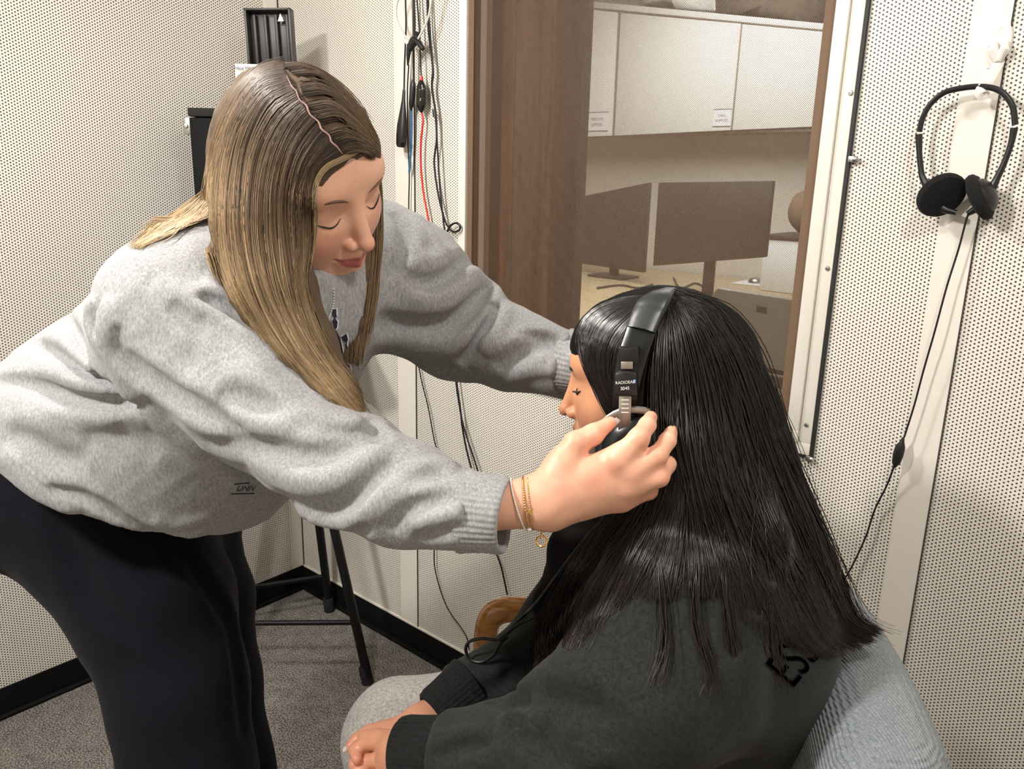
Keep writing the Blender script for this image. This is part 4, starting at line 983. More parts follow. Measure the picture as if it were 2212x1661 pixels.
def cuff_part(a, b, ra, rb, th, mat, parent, ribs=40, seg=160):
    a = np.asarray(a); b = np.asarray(b); t = nrmz(b-a); u = nrmz(np.cross(t, AX_F)); w = np.cross(t, u); ln = np.linalg.norm(b-a); bm = bmesh.new(); rings = []
    prof = [(0, 0, 1), (.08, .0012, 1), (.3, .0004, 1), (.6, 0, 1), (.85, .0004, 1), (.97, -.0006, .7), (1.0, -th*.5, 0), (.985, -th*.95, 0), (.9, -th, 0), (.5, -th, 0), (.0, -th, 0)]
    for s_, o_, rb_ in prof:
        ring = []
        for k in range(seg):
            an = 2*math.pi*k/seg; r_ = ra+(rb-ra)*s_+o_+rb_*(.0006*math.cos(ribs*an)+.0010*math.sin(3*an+4*s_)+.0006*math.sin(7*an-3*s_))
            ring.append(bm.verts.new(list(a+t*(ln*s_+.0012*math.sin(2*an+1)*s_)+r_*(math.cos(an)*u+math.sin(an)*w))))
        rings.append(ring)
    for A_, B_ in zip(rings, rings[1:]):
        for k in range(seg): bm.faces.new((A_[k], A_[(k+1) % seg], B_[(k+1) % seg], B_[k]))
    bmesh.ops.recalc_face_normals(bm, faces=bm.faces); return from_bm('cuff', bm, mat, parent, smooth=True, sharp=90)
cuff_part(V(998, 1103, .803), V(1094, 1114, .794), .0405, .0385, .005, M_swt, swt)
cuff_part(V(1222, 780, 1.08), V(1282, 796, 1.058), .0435, .040, .005, M_swt, swt)
def cloth_text(fn, body, px, size, ang, mat, parent, name, shear=0.0, lift=.0008, persp=(1.0, 0.0)):
    cu = bpy.data.curves.new(name, 'FONT'); cu.body = body; cu.size = 1.0; cu.shear = shear; cu.align_x = 'CENTER'; cu.align_y = 'CENTER'
    tmp = bpy.data.objects.new('tmp', cu); COL.objects.link(tmp); me = bpy.data.meshes.new_from_object(tmp.evaluated_get(bpy.context.evaluated_depsgraph_get())); bpy.data.objects.remove(tmp)
    bm = bmesh.new(); bm.from_mesh(me); bmesh.ops.subdivide_edges(bm, edges=[e for e in bm.edges if e.calc_length() > .2], cuts=2); bmesh.ops.triangulate(bm, faces=bm.faces)
    c_, s_ = math.cos(ang), math.sin(ang); P2 = np.array([[px[0]+size*(v_.co.x*c_*persp[0]-v_.co.y*s_), px[1]-size*(v_.co.x*s_*persp[0]+v_.co.y*c_)] for v_ in bm.verts])
    P3, _, _ = hit(fn, P2)
    for v_, p in zip(bm.verts, P3): v_.co = Vector(list(p-AX_F*lift))
    return from_bm(name, bm, mat, parent)
# chest letters and small print, laid on the cloth
M_navy = plain('navy_print', (0.010, 0.013, 0.035), 0.7); M_wline = plain('pale_outline', (0.75, 0.75, 0.75), 0.7)
def on_cloth(fn, poly, off, name, mat, parent, th=.0008):
    P, z, ok = hit(fn, poly); g = -AX_F[None]*np.ones((len(P), 1)); bm = bmesh.new()
    a = [bm.verts.new(list(p+g[0]*(off+th))) for p in P]; b = [bm.verts.new(list(p+g[0]*(off-.004))) for p in P]; n = len(a)
    bm.faces.new(a); bm.faces.new(list(reversed(b)))
    for i in range(n): bm.faces.new((a[i], b[i], b[(i+1) % n], a[(i+1) % n]))
    bmesh.ops.recalc_face_normals(bm, faces=bm.faces); bmesh.ops.triangulate(bm, faces=[f for f in bm.faces if len(f.verts) > 4])
    return from_bm(name, bm, mat, parent)
def zl(x, y): return (640+x/5.19, 560+y/5.19)
for poly in ([(405, 565), (450, 555), (455, 640), (440, 660), (465, 700), (458, 770), (440, 790), (500, 900), (530, 1060), (470, 960), (412, 830), (430, 780), (408, 690), (425, 655), (405, 600)],
             [(510, 870), (565, 835), (582, 900), (570, 940), (582, 1080), (570, 1070), (555, 930), (530, 910)],
             [(535, 1130), (580, 1180), (600, 1190), (615, 1250), (655, 1330), (632, 1385), (570, 1230), (540, 1170)]):
    px = [zl(*p) for p in poly]; c_ = np.mean(px, axis=0)
    big = [tuple(c_+(np.array(p)-c_)*1.0+np.sign(np.array(p)-c_)*2.0) for p in px]
    on_cloth(swt_full, big, .0006, 'letter_outline', M_wline, swt, .0002); on_cloth(swt_full, px, .0012, 'chest_letter', M_navy, swt, .0006)
cloth_text(swt_full, 'UNIV', (530, 1056), 17, 0.0, M_navy, swt, 'hem_lettering', .45)
for a_, b_ in (((500, 1067), (550, 1066)), ((506, 1046), (540, 1043))):
    Pp, _, _ = hit(swt_full, [a_, ((a_[0]+b_[0])/2, (a_[1]+b_[1])/2), b_]); tubeo('printed_rule', list(Pp-AX_F*.001), .0006, M_navy, swt, 6)
# trousers
def pants_base(P):
    d = cone(P, V(165, 1020, 1.19), V(290, 1085, 1.20), .165, .13)
    d = smin(d, chain(P, Pv([(215, 1090, 1.15), (330, 1290, 1.13), (385, 1480, 1.11), (410, 1680, 1.10)])+[kneeR, anR-RH*.01], [.140, .108, .092, .086, .085, .090], .02), .03)
    d = smin(d, chain(P, Pv([(350, 1090, 1.26), (447, 1290, 1.25), (462, 1480, 1.25)])+[kneeL, anL], [.110, .070, .070, .080, .090], .02), .02)
    return smax(d, (P-h1)@hn-.06, .01)
pants_f = ridges(pants_base, [([(115, 1100), (150, 1180), (190, 1280), (240, 1330), (300, 1400)], .02, -.008), ([(380, 1170), (440, 1260), (490, 1340), (512, 1440), (525, 1600)], .012, -.012),
   ([(300, 1160), (380, 1260), (440, 1380), (470, 1500), (480, 1640)], .02, .004), ([(230, 1370), (300, 1400), (360, 1450)], .014, .004), ([(125, 1095), (140, 1150), (170, 1165)], .006, -.003)])
def pants_full(P):
    d = pants_f(P)+wob(P, .003, 30, 11); return smax(d, .035-P[:, 2], .004)
v, q = mesh_sdf(pants_full, (0.55, -1.5, 0.02), (1.45, -0.5, 1.12), .007)
link_mesh('trousers', np_mesh('trousers', v, q), M_pants, W, None, True)
# body mesh: head and neck, both hands, the rest under the cloth
parts = []
v, q = mesh_sdf(headneckW, HW.c-.19, HW.c+.19, .0017); parts.append((v, q, skin_tint(HW.loc(v), SKW, (.50, .13, .15), (.74, .25, .19), 1.0)))
HAND_T = (0.83, 0.475, 0.335)
def hand_tint(v, base, knuckles, red=(.78, .30, .20)):
    c = flat_tint(v, base); w = np.zeros(len(v))
    for k in knuckles: w = np.maximum(w, np.exp(-(np.linalg.norm(v-k, axis=1)/.013)**2))
    c[:, :3] = c[:, :3]*(1-.45*w[:, None])+np.array(red)*.45*w[:, None]; return c
lo = np.min([V(1090, 870, .76), V(1090, 1150, .86), V(1470, 870, .76), V(1470, 1150, .9)], axis=0)-.02; hi = np.max([V(1090, 870, .76), V(1090, 1150, .86), V(1470, 870, .76), V(1470, 1150, .9)], axis=0)+.02
v, q = mesh_sdf(lambda P: handWr(P)+wob(P, .0004, 200, 2), lo, hi, .0016)
kn = [f[0][0] for f in fW[1:]]+[f[0][1] for f in fW]+[f[0][-1] for f in fW]+[V(1200, 1052, .786), V(1285, 1040, .79), V(1320, 1010, .785)]
parts.append((v, q, hand_tint(v, HAND_T, kn)))
v, q = mesh_sdf(handWl, V(1290, 860, 1.06)-.16, V(1290, 860, 1.06)+.16, .0028); parts.append((v, q, flat_tint(v, SKW)))
v, q = mesh_sdf(lambda P: bodyW_f(P)+.004, (0.5, -1.5, 0.0), (1.8, -0.3, 1.45), .012); parts.append((v, q, flat_tint(v, SKW)))
me = join_meshes('body', parts); link_mesh('body', me, M_skinW, W, None, True)
# nails
M_nail = plain('pink_nail', (0.86, 0.50, 0.44), 0.15, coat=.6); M_nailw = plain('white_nail', (0.92, 0.84, 0.80), 0.15, coat=.6)
def nail(a, b, w, ln, th, mat, parent, nrm, name='fingernail'):
    a = np.asarray(a); b = np.asarray(b); t = nrmz(b-a); n = nrmz(nrm-t*(np.asarray(nrm)@t)); s = np.cross(t, n); bm = bmesh.new(); rows = []
    for i in range(7):
        u = i/6; ww = w*math.sqrt(max(0, 1-(2*u-1)**4))*(1 if u < .5 else 1-.12*(u-.5)); rows.append([bm.verts.new(list(b+t*(ln*(u-.55))+s*(ww*k/3)+n*(th-.0016*(k/3)**2*1.6-.0006*u*u))) for k in range(-3, 4)])
    for r0, r1 in zip(rows, rows[1:]):
        for k in range(6): bm.faces.new((r0[k], r0[k+1], r1[k+1], r1[k]))
    ex = bmesh.ops.solidify(bm, geom=bm.faces[:], thickness=.0006); bmesh.ops.recalc_face_normals(bm, faces=bm.faces)
    return from_bm(name, bm, mat, parent, smooth=True)
nail(fW[0][0][-2], fW[0][0][-1]+.002*nrmz(fW[0][0][-1]-fW[0][0][-2]), .0056, .017, .0064, M_nailw, W, cam_dir(.45, -.35, .8))
for k, (nx, ny) in ((1, (.75, .2)), (2, (.85, .2))):
    nail(fW[k][0][-2], fW[k][0][-1], .0048, .012, .0062, M_nail, W, cam_dir(nx, ny, .35))
# eyelashes and brows
M_lash = plain('dark_lash', (0.02, 0.012, 0.010), 0.6); M_browW = plain('brown_brow', (0.16, 0.085, 0.05), 0.8)
def face_line(hf, fn, pts, rr, name, mat, parent, off=0.0003, seg=6, flat=None):
    for s_ in (-1, 1):
        P = hf.wor([(s_*p[0], p[1], p[2]) for p in pts]); P, g = snap(fn, P); P = P+g*off
        bm = bmesh.new(); add_tube(bm, catmull(list(P), 5), rr, seg); from_bm(name, bm, mat, parent, smooth=True)
face_line(HW, headW, [(.0185, .088, .0065), (.025, .090, .0015), (.032, .090, .0000), (.040, .086, .0025), (.047, .080, .0065)], [.0003, .0007, .0010, .0010, .0004], 'eyelashes', M_lash, W, .0008)
face_line(HW, headW, [(.013, .092, .0285), (.024, .093, .0335), (.036, .088, .0355), (.047, .078, .031)], [.0008, .0024, .0021, .0006], 'eyebrow', M_browW, W, -.0008)
# bracelets and necklace
def ring_at(c, ax_, r, rx=1.0, n=40, tilt=None):
    t = nrmz(ax_); u = nrmz(np.cross(t, AX_F)); w = np.cross(t, u); return [np.asarray(c)+r*(math.cos(a)*u+rx*math.sin(a)*w) for a in np.linspace(0, 2*math.pi, n, endpoint=False)]
M_gold = plain('gold', (0.85, 0.55, 0.18), 0.22, 1.0); M_bead = plain('white_bead', (0.90, 0.88, 0.84), 0.3)
axw = nrmz(wr1-wr0)
def beadring(name, c, ax_, r, rb, n, mat, elong=1.0, rx=.8):
    bm = bmesh.new(); R_ = ring_at(c, ax_, r, rx, n)
    for i, p in enumerate(R_):
        t = nrmz(R_[(i+1) % n]-R_[i-1]); q_ = Vector(list(t)).to_track_quat('Z', 'Y').to_matrix().to_4x4()
        bmesh.ops.create_icosphere(bm, subdivisions=1, radius=rb, matrix=Matrix.Translation(Vector(list(p))) @ q_ @ Matrix.Diagonal((1, 1, elong, 1)))
    return from_bm(name, bm, mat, W, smooth=True)
beadring('bead_bracelet', V(1121, 1089, .80), axw+cam_dir(0, .22, .12), .0272, .0011, 70, M_bead, 1.3)
beadring('gold_chain_bracelet', V(1138, 1087, .80), axw+cam_dir(0, .05, .10), .0268, .0012, 62, M_gold, 1.5)
beadring('gold_chain_bracelet', V(1146, 1086, .80), axw+cam_dir(0, .02, .06), .0268, .0008, 74, M_gold, 1.5)
p0_ = V(1143, 1140, .79); bm = bmesh.new()
for k in range(7): bmesh.ops.create_icosphere(bm, subdivisions=1, radius=.0013, matrix=Matrix.Translation(Vector(list(V(1169+(k % 2)*1.5, 1135+k*4.4, .795)))))
add_tube(bm, [V(1170, 1169, .795)+.0052*np.array(a) for a in [(math.cos(t)*AX_R+math.sin(t)*AX_U) for t in np.linspace(0, 2*math.pi, 20, endpoint=False)]], .0011, 6, True)
add_tube(bm, [V(1150, 1134, .793), V(1160, 1138, .795), V(1169, 1136, .795)], .0009, 6)
from_bm('bracelet_charm', bm, M_gold, W, smooth=True)
bm = bmesh.new(); bmesh.ops.create_icosphere(bm, subdivisions=2, radius=.0026, matrix=Matrix.Translation(Vector(list(V(1143, 1143, .79))))); from_bm('pearl', bm, M_bead, W, smooth=True)
for d_ in ((0, 0, 10, 14), (10, 14, 14, 0), (14, 0, 0, 12)):
    tubeo('initial_charm', [V(1137+d_[0], 1098+d_[1], .771), V(1137+d_[2], 1098+d_[3], .771)], .0008, M_gold, W, 6, 0)
Pn, _, _ = hit(swt_full, dense([(722, 625), (722, 650), (717, 672), (712, 686), (708, 705)], 4)); Pn = Pn-AX_F*.002
bm = bmesh.new(); [bmesh.ops.create_icosphere(bm, subdivisions=1, radius=.0011, matrix=Matrix.Translation(Vector(list(p)))) for p in Pn]; from_bm('necklace', bm, M_bead, W, smooth=True)
# blonde hair ----------------------------------------------------
def capW(P):
    Q = wq(HW.loc(P)); d = ell(Q, (0, -0.008, 0.041), (0.078, 0.098, 0.0865)); d = smin(d, ell(Q, (0, -.015, .0), (.073, .080, .078)), .03); d = smin(d, ell(Q, (0, .038, .051), (.063, .0555, .0545)), .02)
    face = ell(Q, (0, 0.096, -0.022), (0.066, 0.066, 0.095)); return smax(d, -face, .008)
hairN = Pv([(560, 340, .905), (560, 480, .885), (590, 620, .88), (655, 750, .875), (725, 850, .865), (785, 915, .855)])
hairF = Pv([(790, 470, .99), (790, 600, .99), (775, 700, .985), (760, 760, .98)])
def hairW(P):
    d = capW(P)
    d = smin(d, chain(P, hairN, [.044, .044, .041, .031, .021, .006], .03, 1.0), .03)
    d = smin(d, chain(P, Pv([(520, 400, .95), (500, 460, .965), (460, 500, .97)]), [.04, .025, .014], .02), .03)
    d = smin(d, chain(P, hairF, [.006, .009, .008, .003], .01), .01)
    return d
M_hairW = hair_mat('blonde_hair', .52, .22); M_hairWb = plain('blonde_hair_mass', (0.10, 0.066, 0.040), .85, noise=.4, scale=90)
v, q = mesh_sdf(lambda P: hairW(P)+wob(P*np.array([1, 1, .3]), .0035, 240, 4), HW.c-.30, HW.c+.30, .0035)
hW = link_mesh('hair', np_mesh('hair', v, q), M_hairWb, W, None, True)
part_line = [(622, 168), (633, 190), (642, 200), (650, 219), (664, 231), (672, 250), (690, 266), (697, 282), (713, 295), (718, 309), (730, 320), (742, 336)]
gN = [[(612, 130), (558, 148), (506, 200), (470, 272), (451, 350), (446, 440), (452, 530), (476, 600)],
      [(612, 150), (562, 162), (514, 225), (480, 310), (463, 390), (460, 470), (468, 550), (495, 620)],
      [(622, 168), (560, 190), (505, 270), (480, 370), (474, 470), (482, 560), (510, 640), (560, 720)],
      [(632, 185), (575, 215), (530, 300), (512, 400), (510, 500), (530, 610), (575, 700), (640, 790)],
      [(648, 212), (600, 250), (560, 330), (545, 430), (550, 540), (580, 650), (640, 760), (715, 850), (770, 905)],
      [(664, 235), (630, 275), (598, 350), (585, 440), (590, 550), (612, 650), (665, 760), (735, 850), (788, 908)],
      [(690, 268), (662, 300), (632, 360), (616, 450), (625, 560), (640, 650), (680, 740), (735, 820), (780, 880)],
      [(712, 296), (690, 325), (660, 370), (645, 440), (645, 540), (650, 630), (678, 710), (720, 790), (765, 850)],
      [(740, 332), (714, 345), (692, 360), (677, 390), (672, 440), (670, 500), (662, 560), (655, 605), (668, 680), (700, 750), (745, 815)]]
gF = [[(612, 140), (655, 137), (705, 160), (755, 205), (794, 262)], [(640, 160), (690, 160), (740, 200), (780, 255), (805, 300)], [(662, 220), (715, 215), (760, 250), (792, 285), (808, 312)], [(690, 262), (735, 255), (775, 285), (803, 318)], [(718, 300), (752, 290), (785, 305), (806, 325)], [(738, 332), (760, 318), (785, 318), (808, 330)], [(740, 335), (765, 328), (790, 330), (806, 345)]]
def hair_cols(n, m, s, root, mid, tips, rs, vary=.25, streak=.35):
    u = np.linspace(0, 1, m)[None, :, None]; r = np.array(root); md = np.array(mid); t = np.array(tips)
    k = rs.uniform(0, 1, (n, 1, 1)); st = (rs.uniform(0, 1, (n, 1, 1)) < streak)
    c = np.where(u < .45, r*(1-u/.45)+md*(u/.45), md*(1-(u-.45)/.55)+t*((u-.45)/.55))
    lig = np.clip(.5+1.0*np.sin(s*9.0+1.3)*.6+.4*np.sin(s*23), 0, 1)[:, None, None]
    hi = t*1.25; c = c*(1-.55*st*np.clip(u*2.2-.15, 0, 1))+hi*(.55*st*np.clip(u*2.2-.15, 0, 1))
    return c*(0.55+.55*lig)*(1+vary*(k-.5)*2)
RO, MI, TI = (0.060, 0.043, 0.033), (0.150, 0.098, 0.056), (0.34, 0.235, 0.130)
SP = []
headhairW = lambda P: np.minimum(hairW(P), headW(P))
P1, s1 = grow(gN, headhairW, 4200, 30, rsW, (.000, .007), 5.0, 5.0, clump=46); SP.append(strand_mesh(P1, rsW.uniform(.00035, .0008, len(P1)), hair_cols(len(P1), 30, s1, RO, MI, TI, rsW)))
P1, s1 = grow(gF, headhairW, 900, 14, rsW, (.000, .004), 4.0, 3.0, clump=22); SP.append(strand_mesh(P1, rsW.uniform(.0004, .0007, len(P1)), hair_cols(len(P1), 14, s1, RO, (.08, .056, .038), MI, rsW)))
gB = [[(815, 330, 1.0), (822, 400, 1.005), (822, 480, 1.0), (818, 560, .995), (806, 650, .985), (795, 700, .98)], [(795, 330, 1.0), (805, 420, 1.0), (805, 520, .995), (795, 620, .985), (780, 720, .98), (770, 790, .975)],
      [(770, 480, .99), (772, 560, .99), (765, 640, .985), (755, 720, .98), (748, 770, .975)], [(748, 560, .99), (742, 620, .985), (736, 680, .98), (738, 740, .975), (745, 790, .97)]]
P1, s1 = grow(gB, None, 650, 16, rsW, (-.012, .006), 5.0, 4.0, clump=14); SP.append(strand_mesh(P1, rsW.uniform(.0005, .0009, len(P1)), hair_cols(len(P1), 16, s1, (.11, .075, .045), MI, (.27, .18, .10), rsW)))
gK = [[(470, 380, .95), (430, 420, .955), (380, 460, .96), (330, 490, .965), (292, 535, .97)], [(480, 400, .94), (450, 440, .95), (415, 475, .955), (370, 500, .96), (300, 528, .965)],
      [(490, 430, .93), (465, 455, .94), (430, 472, .945), (385, 470, .95), (335, 468, .955)]]
P1, s1 = grow(gK, swt_base, 620, 14, rsW, (.000, .010), 4.5, 6.0, clump=16); SP.append(strand_mesh(P1, rsW.uniform(.0004, .0008, len(P1)), hair_cols(len(P1), 14, s1, MI, (.34, .23, .125), (.50, .36, .20), rsW)))
gL = [[(770, 325), (735, 342), (702, 358), (684, 385), (676, 420), (678, 470), (672, 520), (662, 560), (650, 600)], [(775, 328), (742, 346), (708, 364), (690, 390), (682, 425), (682, 470), (676, 520), (668, 560), (658, 610)]]
P1, s1 = grow(gL, headhairW, 60, 24, rsW, (.002, .005), 2.5, 2.5); SP.append(strand_mesh(P1, rsW.uniform(.0005, .0008, len(P1)), hair_cols(len(P1), 24, s1, (.28, .20, .12), (.50, .38, .22), (.50, .37, .21), rsW)))
link_mesh('hair_strands', join_meshes('hair_strands', SP), M_hairW, hW, None, True)
# scalp showing along the parting
Pp, _, _ = hit(hairW, dense(part_line, 4)); tubeo('parting', list(Pp-AX_F*.0046), [.0003, .0009, .0006, .0010, .0007, .0011, .0008, .0010, .0005], plain('pink_scalp', (0.38, 0.23, 0.20), .8), hW, 8, 0)
# shoes under the trousers
M_shoe = plain('white_leather', (0.7, 0.7, 0.68), .5)
for a_ in (anR, anL):
    bm = bmesh.new(); h_ = at_floor(a_, .035)-RH*.05; t_ = at_floor(a_, .03)+RH*.17
    add_tube(bm, [h_+(t_-h_)*t for t in (0, .08, .3, .6, .85, .97, 1)], [.015, .032, .034, .036, .034, .024, .010], 16, flat=(1.1, .9), up=(0, 0, 1))
    for v_ in bm.verts: v_.co.z = max(v_.co.z, 0.001)
    from_bm('shoe', bm, M_shoe, W, smooth=True)

# ------------------------------------------------------------------ armchair
def LV(u, D, z): return np.array([CAM[0], CAM[1], 0])+u*RH+D*FH+np.array([0, 0, z])
M_uph = fabric('blue_grey_upholstery', (0.17, 0.20, 0.225), (0.34, 0.375, 0.40), 380, (1, 1, 1), .0, .95, dist=.002)
_nt = M_uph.node_tree; _b = _nt.nodes['Principled BSDF']; _g = N(_nt, 'ShaderNodeNewGeometry'); _sp = N(_nt, 'ShaderNodeSeparateXYZ'); L(_nt, _g.outputs['Position'], _sp.inputs[0])
_a = mathn(_nt, 'SINE', mathn(_nt, 'MULTIPLY', _sp.outputs[2], 2*math.pi/.0042)); _c2 = mathn(_nt, 'SINE', mathn(_nt, 'MULTIPLY', mathn(_nt, 'ADD', _sp.outputs[0], _sp.outputs[1]), 2*math.pi/.0055))
_h = mathn(_nt, 'ADD', _a, mathn(_nt, 'MULTIPLY', _c2, .5)); _bp = N(_nt, 'ShaderNodeBump'); _bp.inputs['Strength'].default_value = .7; _bp.inputs['Distance'].default_value = .0012
L(_nt, _h, _bp.inputs['Height']); L(_nt, _bp.outputs['Normal'], _b.inputs['Normal'])
M_oak = wood('golden_oak', (0.33, 0.125, 0.025), (0.62, 0.29, 0.075), (3, 3, 9), .22, .7, freq=6)
AC = thing('armchair', LV(.2, .93, 0), 'blue grey upholstered armchair with bent golden wood arms, under the seated person', 'chair')
Rl = np.stack([RH, FH, np.array([0, 0, 1.0])], 1); O_l = LV(0, 0, 0)
def rbox(Q, c, hh, r):
    q = np.abs(Q-np.array(c))-(np.array(hh)-r); return np.linalg.norm(np.maximum(q, 0), axis=1)+np.minimum(q.max(1), 0)-r
def back_f(P):
    Q = (P-O_l)@Rl; Q = Q.copy(); Q[:, 0] -= (Q[:, 2]-.5)*.16; Q[:, 0] += .35*(Q[:, 1]-.90)**2
    Q[:, 0] -= (Q[:, 1]-.66)*.10
    return rbox(Q, (.365, .905, .595), (.070, .275, .215), .062)
def back_g(P):
    d = back_f(P); Q = (P-O_l)@Rl; m = np.abs(Q[:, 1]-.672) < .01
    d = d+.0025*np.exp(-((Q[:, 1]-.672-.05*np.clip(Q[:, 2]-.70, 0, 1))/.0022)**2); return d
v, q = mesh_sdf(back_g, LV(.1, .9, .36)-.42, LV(.6, .9, .36)+np.array([.42, .42, .60]), .005)
link_mesh('backrest', np_mesh('backrest', v, q), M_uph, AC, None, True)
def seat_f(P): Q = (P-O_l)@Rl; return rbox(Q, (.16, .925, .42), (.22, .235, .055), .03)
v, q = mesh_sdf(seat_f, LV(.16, .925, .3)-.4*np.array([1, 1, 0]), LV(.16, .925, .5)+.4*np.array([1, 1, 0]), .012)
link_mesh('seat', np_mesh('seat', v, q), M_uph, AC, None, True)
armc = [vert(1420, 1322, 1.195), vert(1150, 1317, 1.195), vert(1092, 1317, 1.195), vert(1058, 1338, 1.195), vert(1048, 1385, 1.195)]
armc[0] = armc[2]+RH*.40; armc[0][2] = armc[2][2]+.005; armc[1] = armc[2]+RH*.06
fl = armc[-1].copy(); fl[2] = .0; fl = fl-RH*.0
for sgn in (0, 1):
    sh_ = -FH*.54*sgn; P_ = [p+sh_ for p in armc]; P_ = catmull(P_, 10); ft_ = fl+sh_
    bm = bmesh.new(); add_tube(bm, P_+[P_[-1]*(1-t)+ft_*t for t in (.3, .6, 1.0)], [.030]*6+[.027]*3, 16, flat=(.75, .62), up=FH)
    from_bm('armrest', bm, M_oak, AC, smooth=True)
    rp = LV(.42, 1.195-.54*sgn, 0); tubeo('rear_leg', [rp, rp-RH*.02+np.array([0, 0, P_[0][2]+.01])], .021, M_oak, AC, 14, 0)
    a_ = LV(-.03, 1.195-.54*sgn, .36); tubeo('side_rail', [a_, LV(.40, 1.195-.54*sgn, .36)], .017, M_oak, AC, 12, 0)
tubeo('cross_rail', [LV(-.02, .655, .345), LV(-.02, 1.195, .345)], .015, M_oak, AC, 12, 0); tubeo('cross_rail', [LV(.40, .655, .345), LV(.40, 1.195, .345)], .015, M_oak, AC, 12, 0)

# ------------------------------------------------------------------ seated person in the charcoal hoodie
rsS = np.random.RandomState(21)
SKS = (0.62, 0.315, 0.175); M_skinS = skin_mat('tan_skin', .42)
HS = HeadFrame(cam_dir(-.965, -.07, -.25), cam_dir(-.10, .985, .14), (0, .1195, -.022), V(1208, 884, .972), .94)
headS = lambda P: head_local(HS.loc(P), .2)*HS.k
Sn = V(1455, 1120, .955)
def headneckS(P): return smin(headS(P), cone(P, HS.wor((0, -.02, -.03)), Sn, .048, .054), .02)
SP_ = thing('person', LV(.16, .93, 0), 'seated person with long black hair and charcoal hoodie, wearing the headphones', 'person')
M_hood = fabric('washed_charcoal_fleece', (0.015, 0.0168, 0.0168), (0.031, 0.0335, 0.0335), 240, (1, 1, 1), .12, .95, sheen=.08)
M_cuff = fabric('charcoal_rib', (0.008, 0.009, 0.009), (0.018, 0.019, 0.019), 300, (1, 1, .2), .2, .95, sheen=.05)
M_lgrey = fabric('light_grey_sweatpants', (0.25, 0.235, 0.225), (0.50, 0.48, 0.455), 260, (1, 1, .5), .22, .95)
pelS = LV(.235, .95, .56)
cSn = (V(985, 1632, .958), V(868, 1622, .990)); cSf = (V(1010, 1492, 1.058), V(938, 1550, 1.035))
def hood_base(P):
    d = chain(P, [V(1470, 1190, .965), V(1490, 1340, .985), LV(.22, .93, .60)], [.100, .160, .175], .06)
    d = smin(d, cone(P, V(1470, 1260, .87), V(1330, 1250, 1.08), .080, .070), .06)
    d = smin(d, chain(P, Pv([(1490, 1320, .870), (1400, 1480, .850), (1275, 1620, .860)]), [.088, .092, .088], .03), .03)
    d = smin(d, chain(P, Pv([(1400, 1185, .890), (1540, 1215, .892), (1660, 1270, .94), (1700, 1260, 1.0)]), [.024, .030, .034, .040], .03), .035)
    d = smin(d, chain(P, Pv([(1330, 1180, 1.0), (1290, 1150, 1.03), (1330, 1130, 1.06), (1400, 1120, 1.05)]), [.05, .045, .04, .04], .03), .025)
    d = smax(d, .475-P[:, 2], .02)
    f = chain(P, Pv([(1275, 1620, .860), (1120, 1640, .915), (960, 1628, .965)]), [.080, .066, .050], .02)
    g_ = chain(P, Pv([(1290, 1255, 1.10), (1160, 1445, 1.12), (1000, 1500, 1.058)]), [.070, .062, .044], .02)
    f = smax(f, (P-(cSn[0]*.8+cSn[1]*.2))@nrmz(cSn[1]-cSn[0]), .004); g_ = smax(g_, (P-(cSf[0]*.8+cSf[1]*.2))@nrmz(cSf[1]-cSf[0]), .004)
    d = smin(d, f, .02); return smin(d, g_, .015)
hspec = [([(1215, 1300), (1240, 1260), (1300, 1240)], .012, .006), ([(1120, 1500), (1180, 1455), (1230, 1450), (1300, 1470)], .016, .010), ([(1180, 1500), (1260, 1520), (1330, 1560)], .014, -.007),
 ([(1130, 1540), (1115, 1575), (1150, 1600), (1180, 1661)], .012, -.014), ([(1200, 1540), (1190, 1600), (1220, 1661)], .014, -.006), ([(1300, 1600), (1290, 1661)], .02, .006),
 ([(900, 1580), (960, 1600), (1040, 1585), (1100, 1580)], .010, .006), ([(930, 1640), (1000, 1610), (1080, 1610)], .010, -.008), ([(1000, 1661), (1060, 1630), (1120, 1620)], .012, .006),
 ([(1165, 1440), (1120, 1450), (1080, 1480), (1030, 1490)], .010, -.008), ([(1150, 1370), (1100, 1400), (1060, 1440)], .012, .006), ([(1160, 1380), (1180, 1350), (1200, 1300)], .010, -.008),
 ([(1060, 1510), (1110, 1520), (1150, 1510)], .012, -.010), ([(1440, 1400), (1500, 1500), (1530, 1620)], .025, -.004), ([(1590, 1400), (1620, 1500), (1600, 1640)], .03, .005),
 ([(1490, 1215), (1570, 1250), (1650, 1300), (1710, 1305)], .010, -.010), ([(1230, 1180), (1215, 1240), (1195, 1290)], .008, -.008)]
hood_f = ridges(hood_base, [(a, b, c*1.4) for a, b, c in hspec])
hood_g = seam_groove(hood_f, [[(1215, 1452), (1290, 1500), (1370, 1555), (1440, 1615), (1500, 1665)], [(1455, 1200), (1420, 1280), (1370, 1370), (1330, 1440), (1305, 1505)], [(1000, 1580), (1100, 1600)]], .0025, .0022)
def hood_full(P):
    d = hood_g(P)+wob(P, .0025, 50, 31)
    ax_ = nrmz(HS.wor((0, -.02, -.03))-Sn); return smax(d, -cone(P, Sn-ax_*.0, Sn+ax_*.12, .060, .066), .004)
v, q = mesh_sdf(hood_full, (1.05, -1.15, 0.42), (2.05, -0.25, 1.10), .0050)
hd = link_mesh('hoodie', np_mesh('hoodie', v, q), M_hood, SP_, None, True)
cuff_part(cSn[0]-.15*(cSn[1]-cSn[0]), cSn[1], .0475, .0400, .005, M_cuff, hd); cuff_part(cSf[0]-.15*(cSf[1]-cSf[0]), cSf[1], .0440, .0330, .004, M_cuff, hd)
M_blkprint = plain('black_print', (0.001, 0.001, 0.001), .9, spec=0.0)
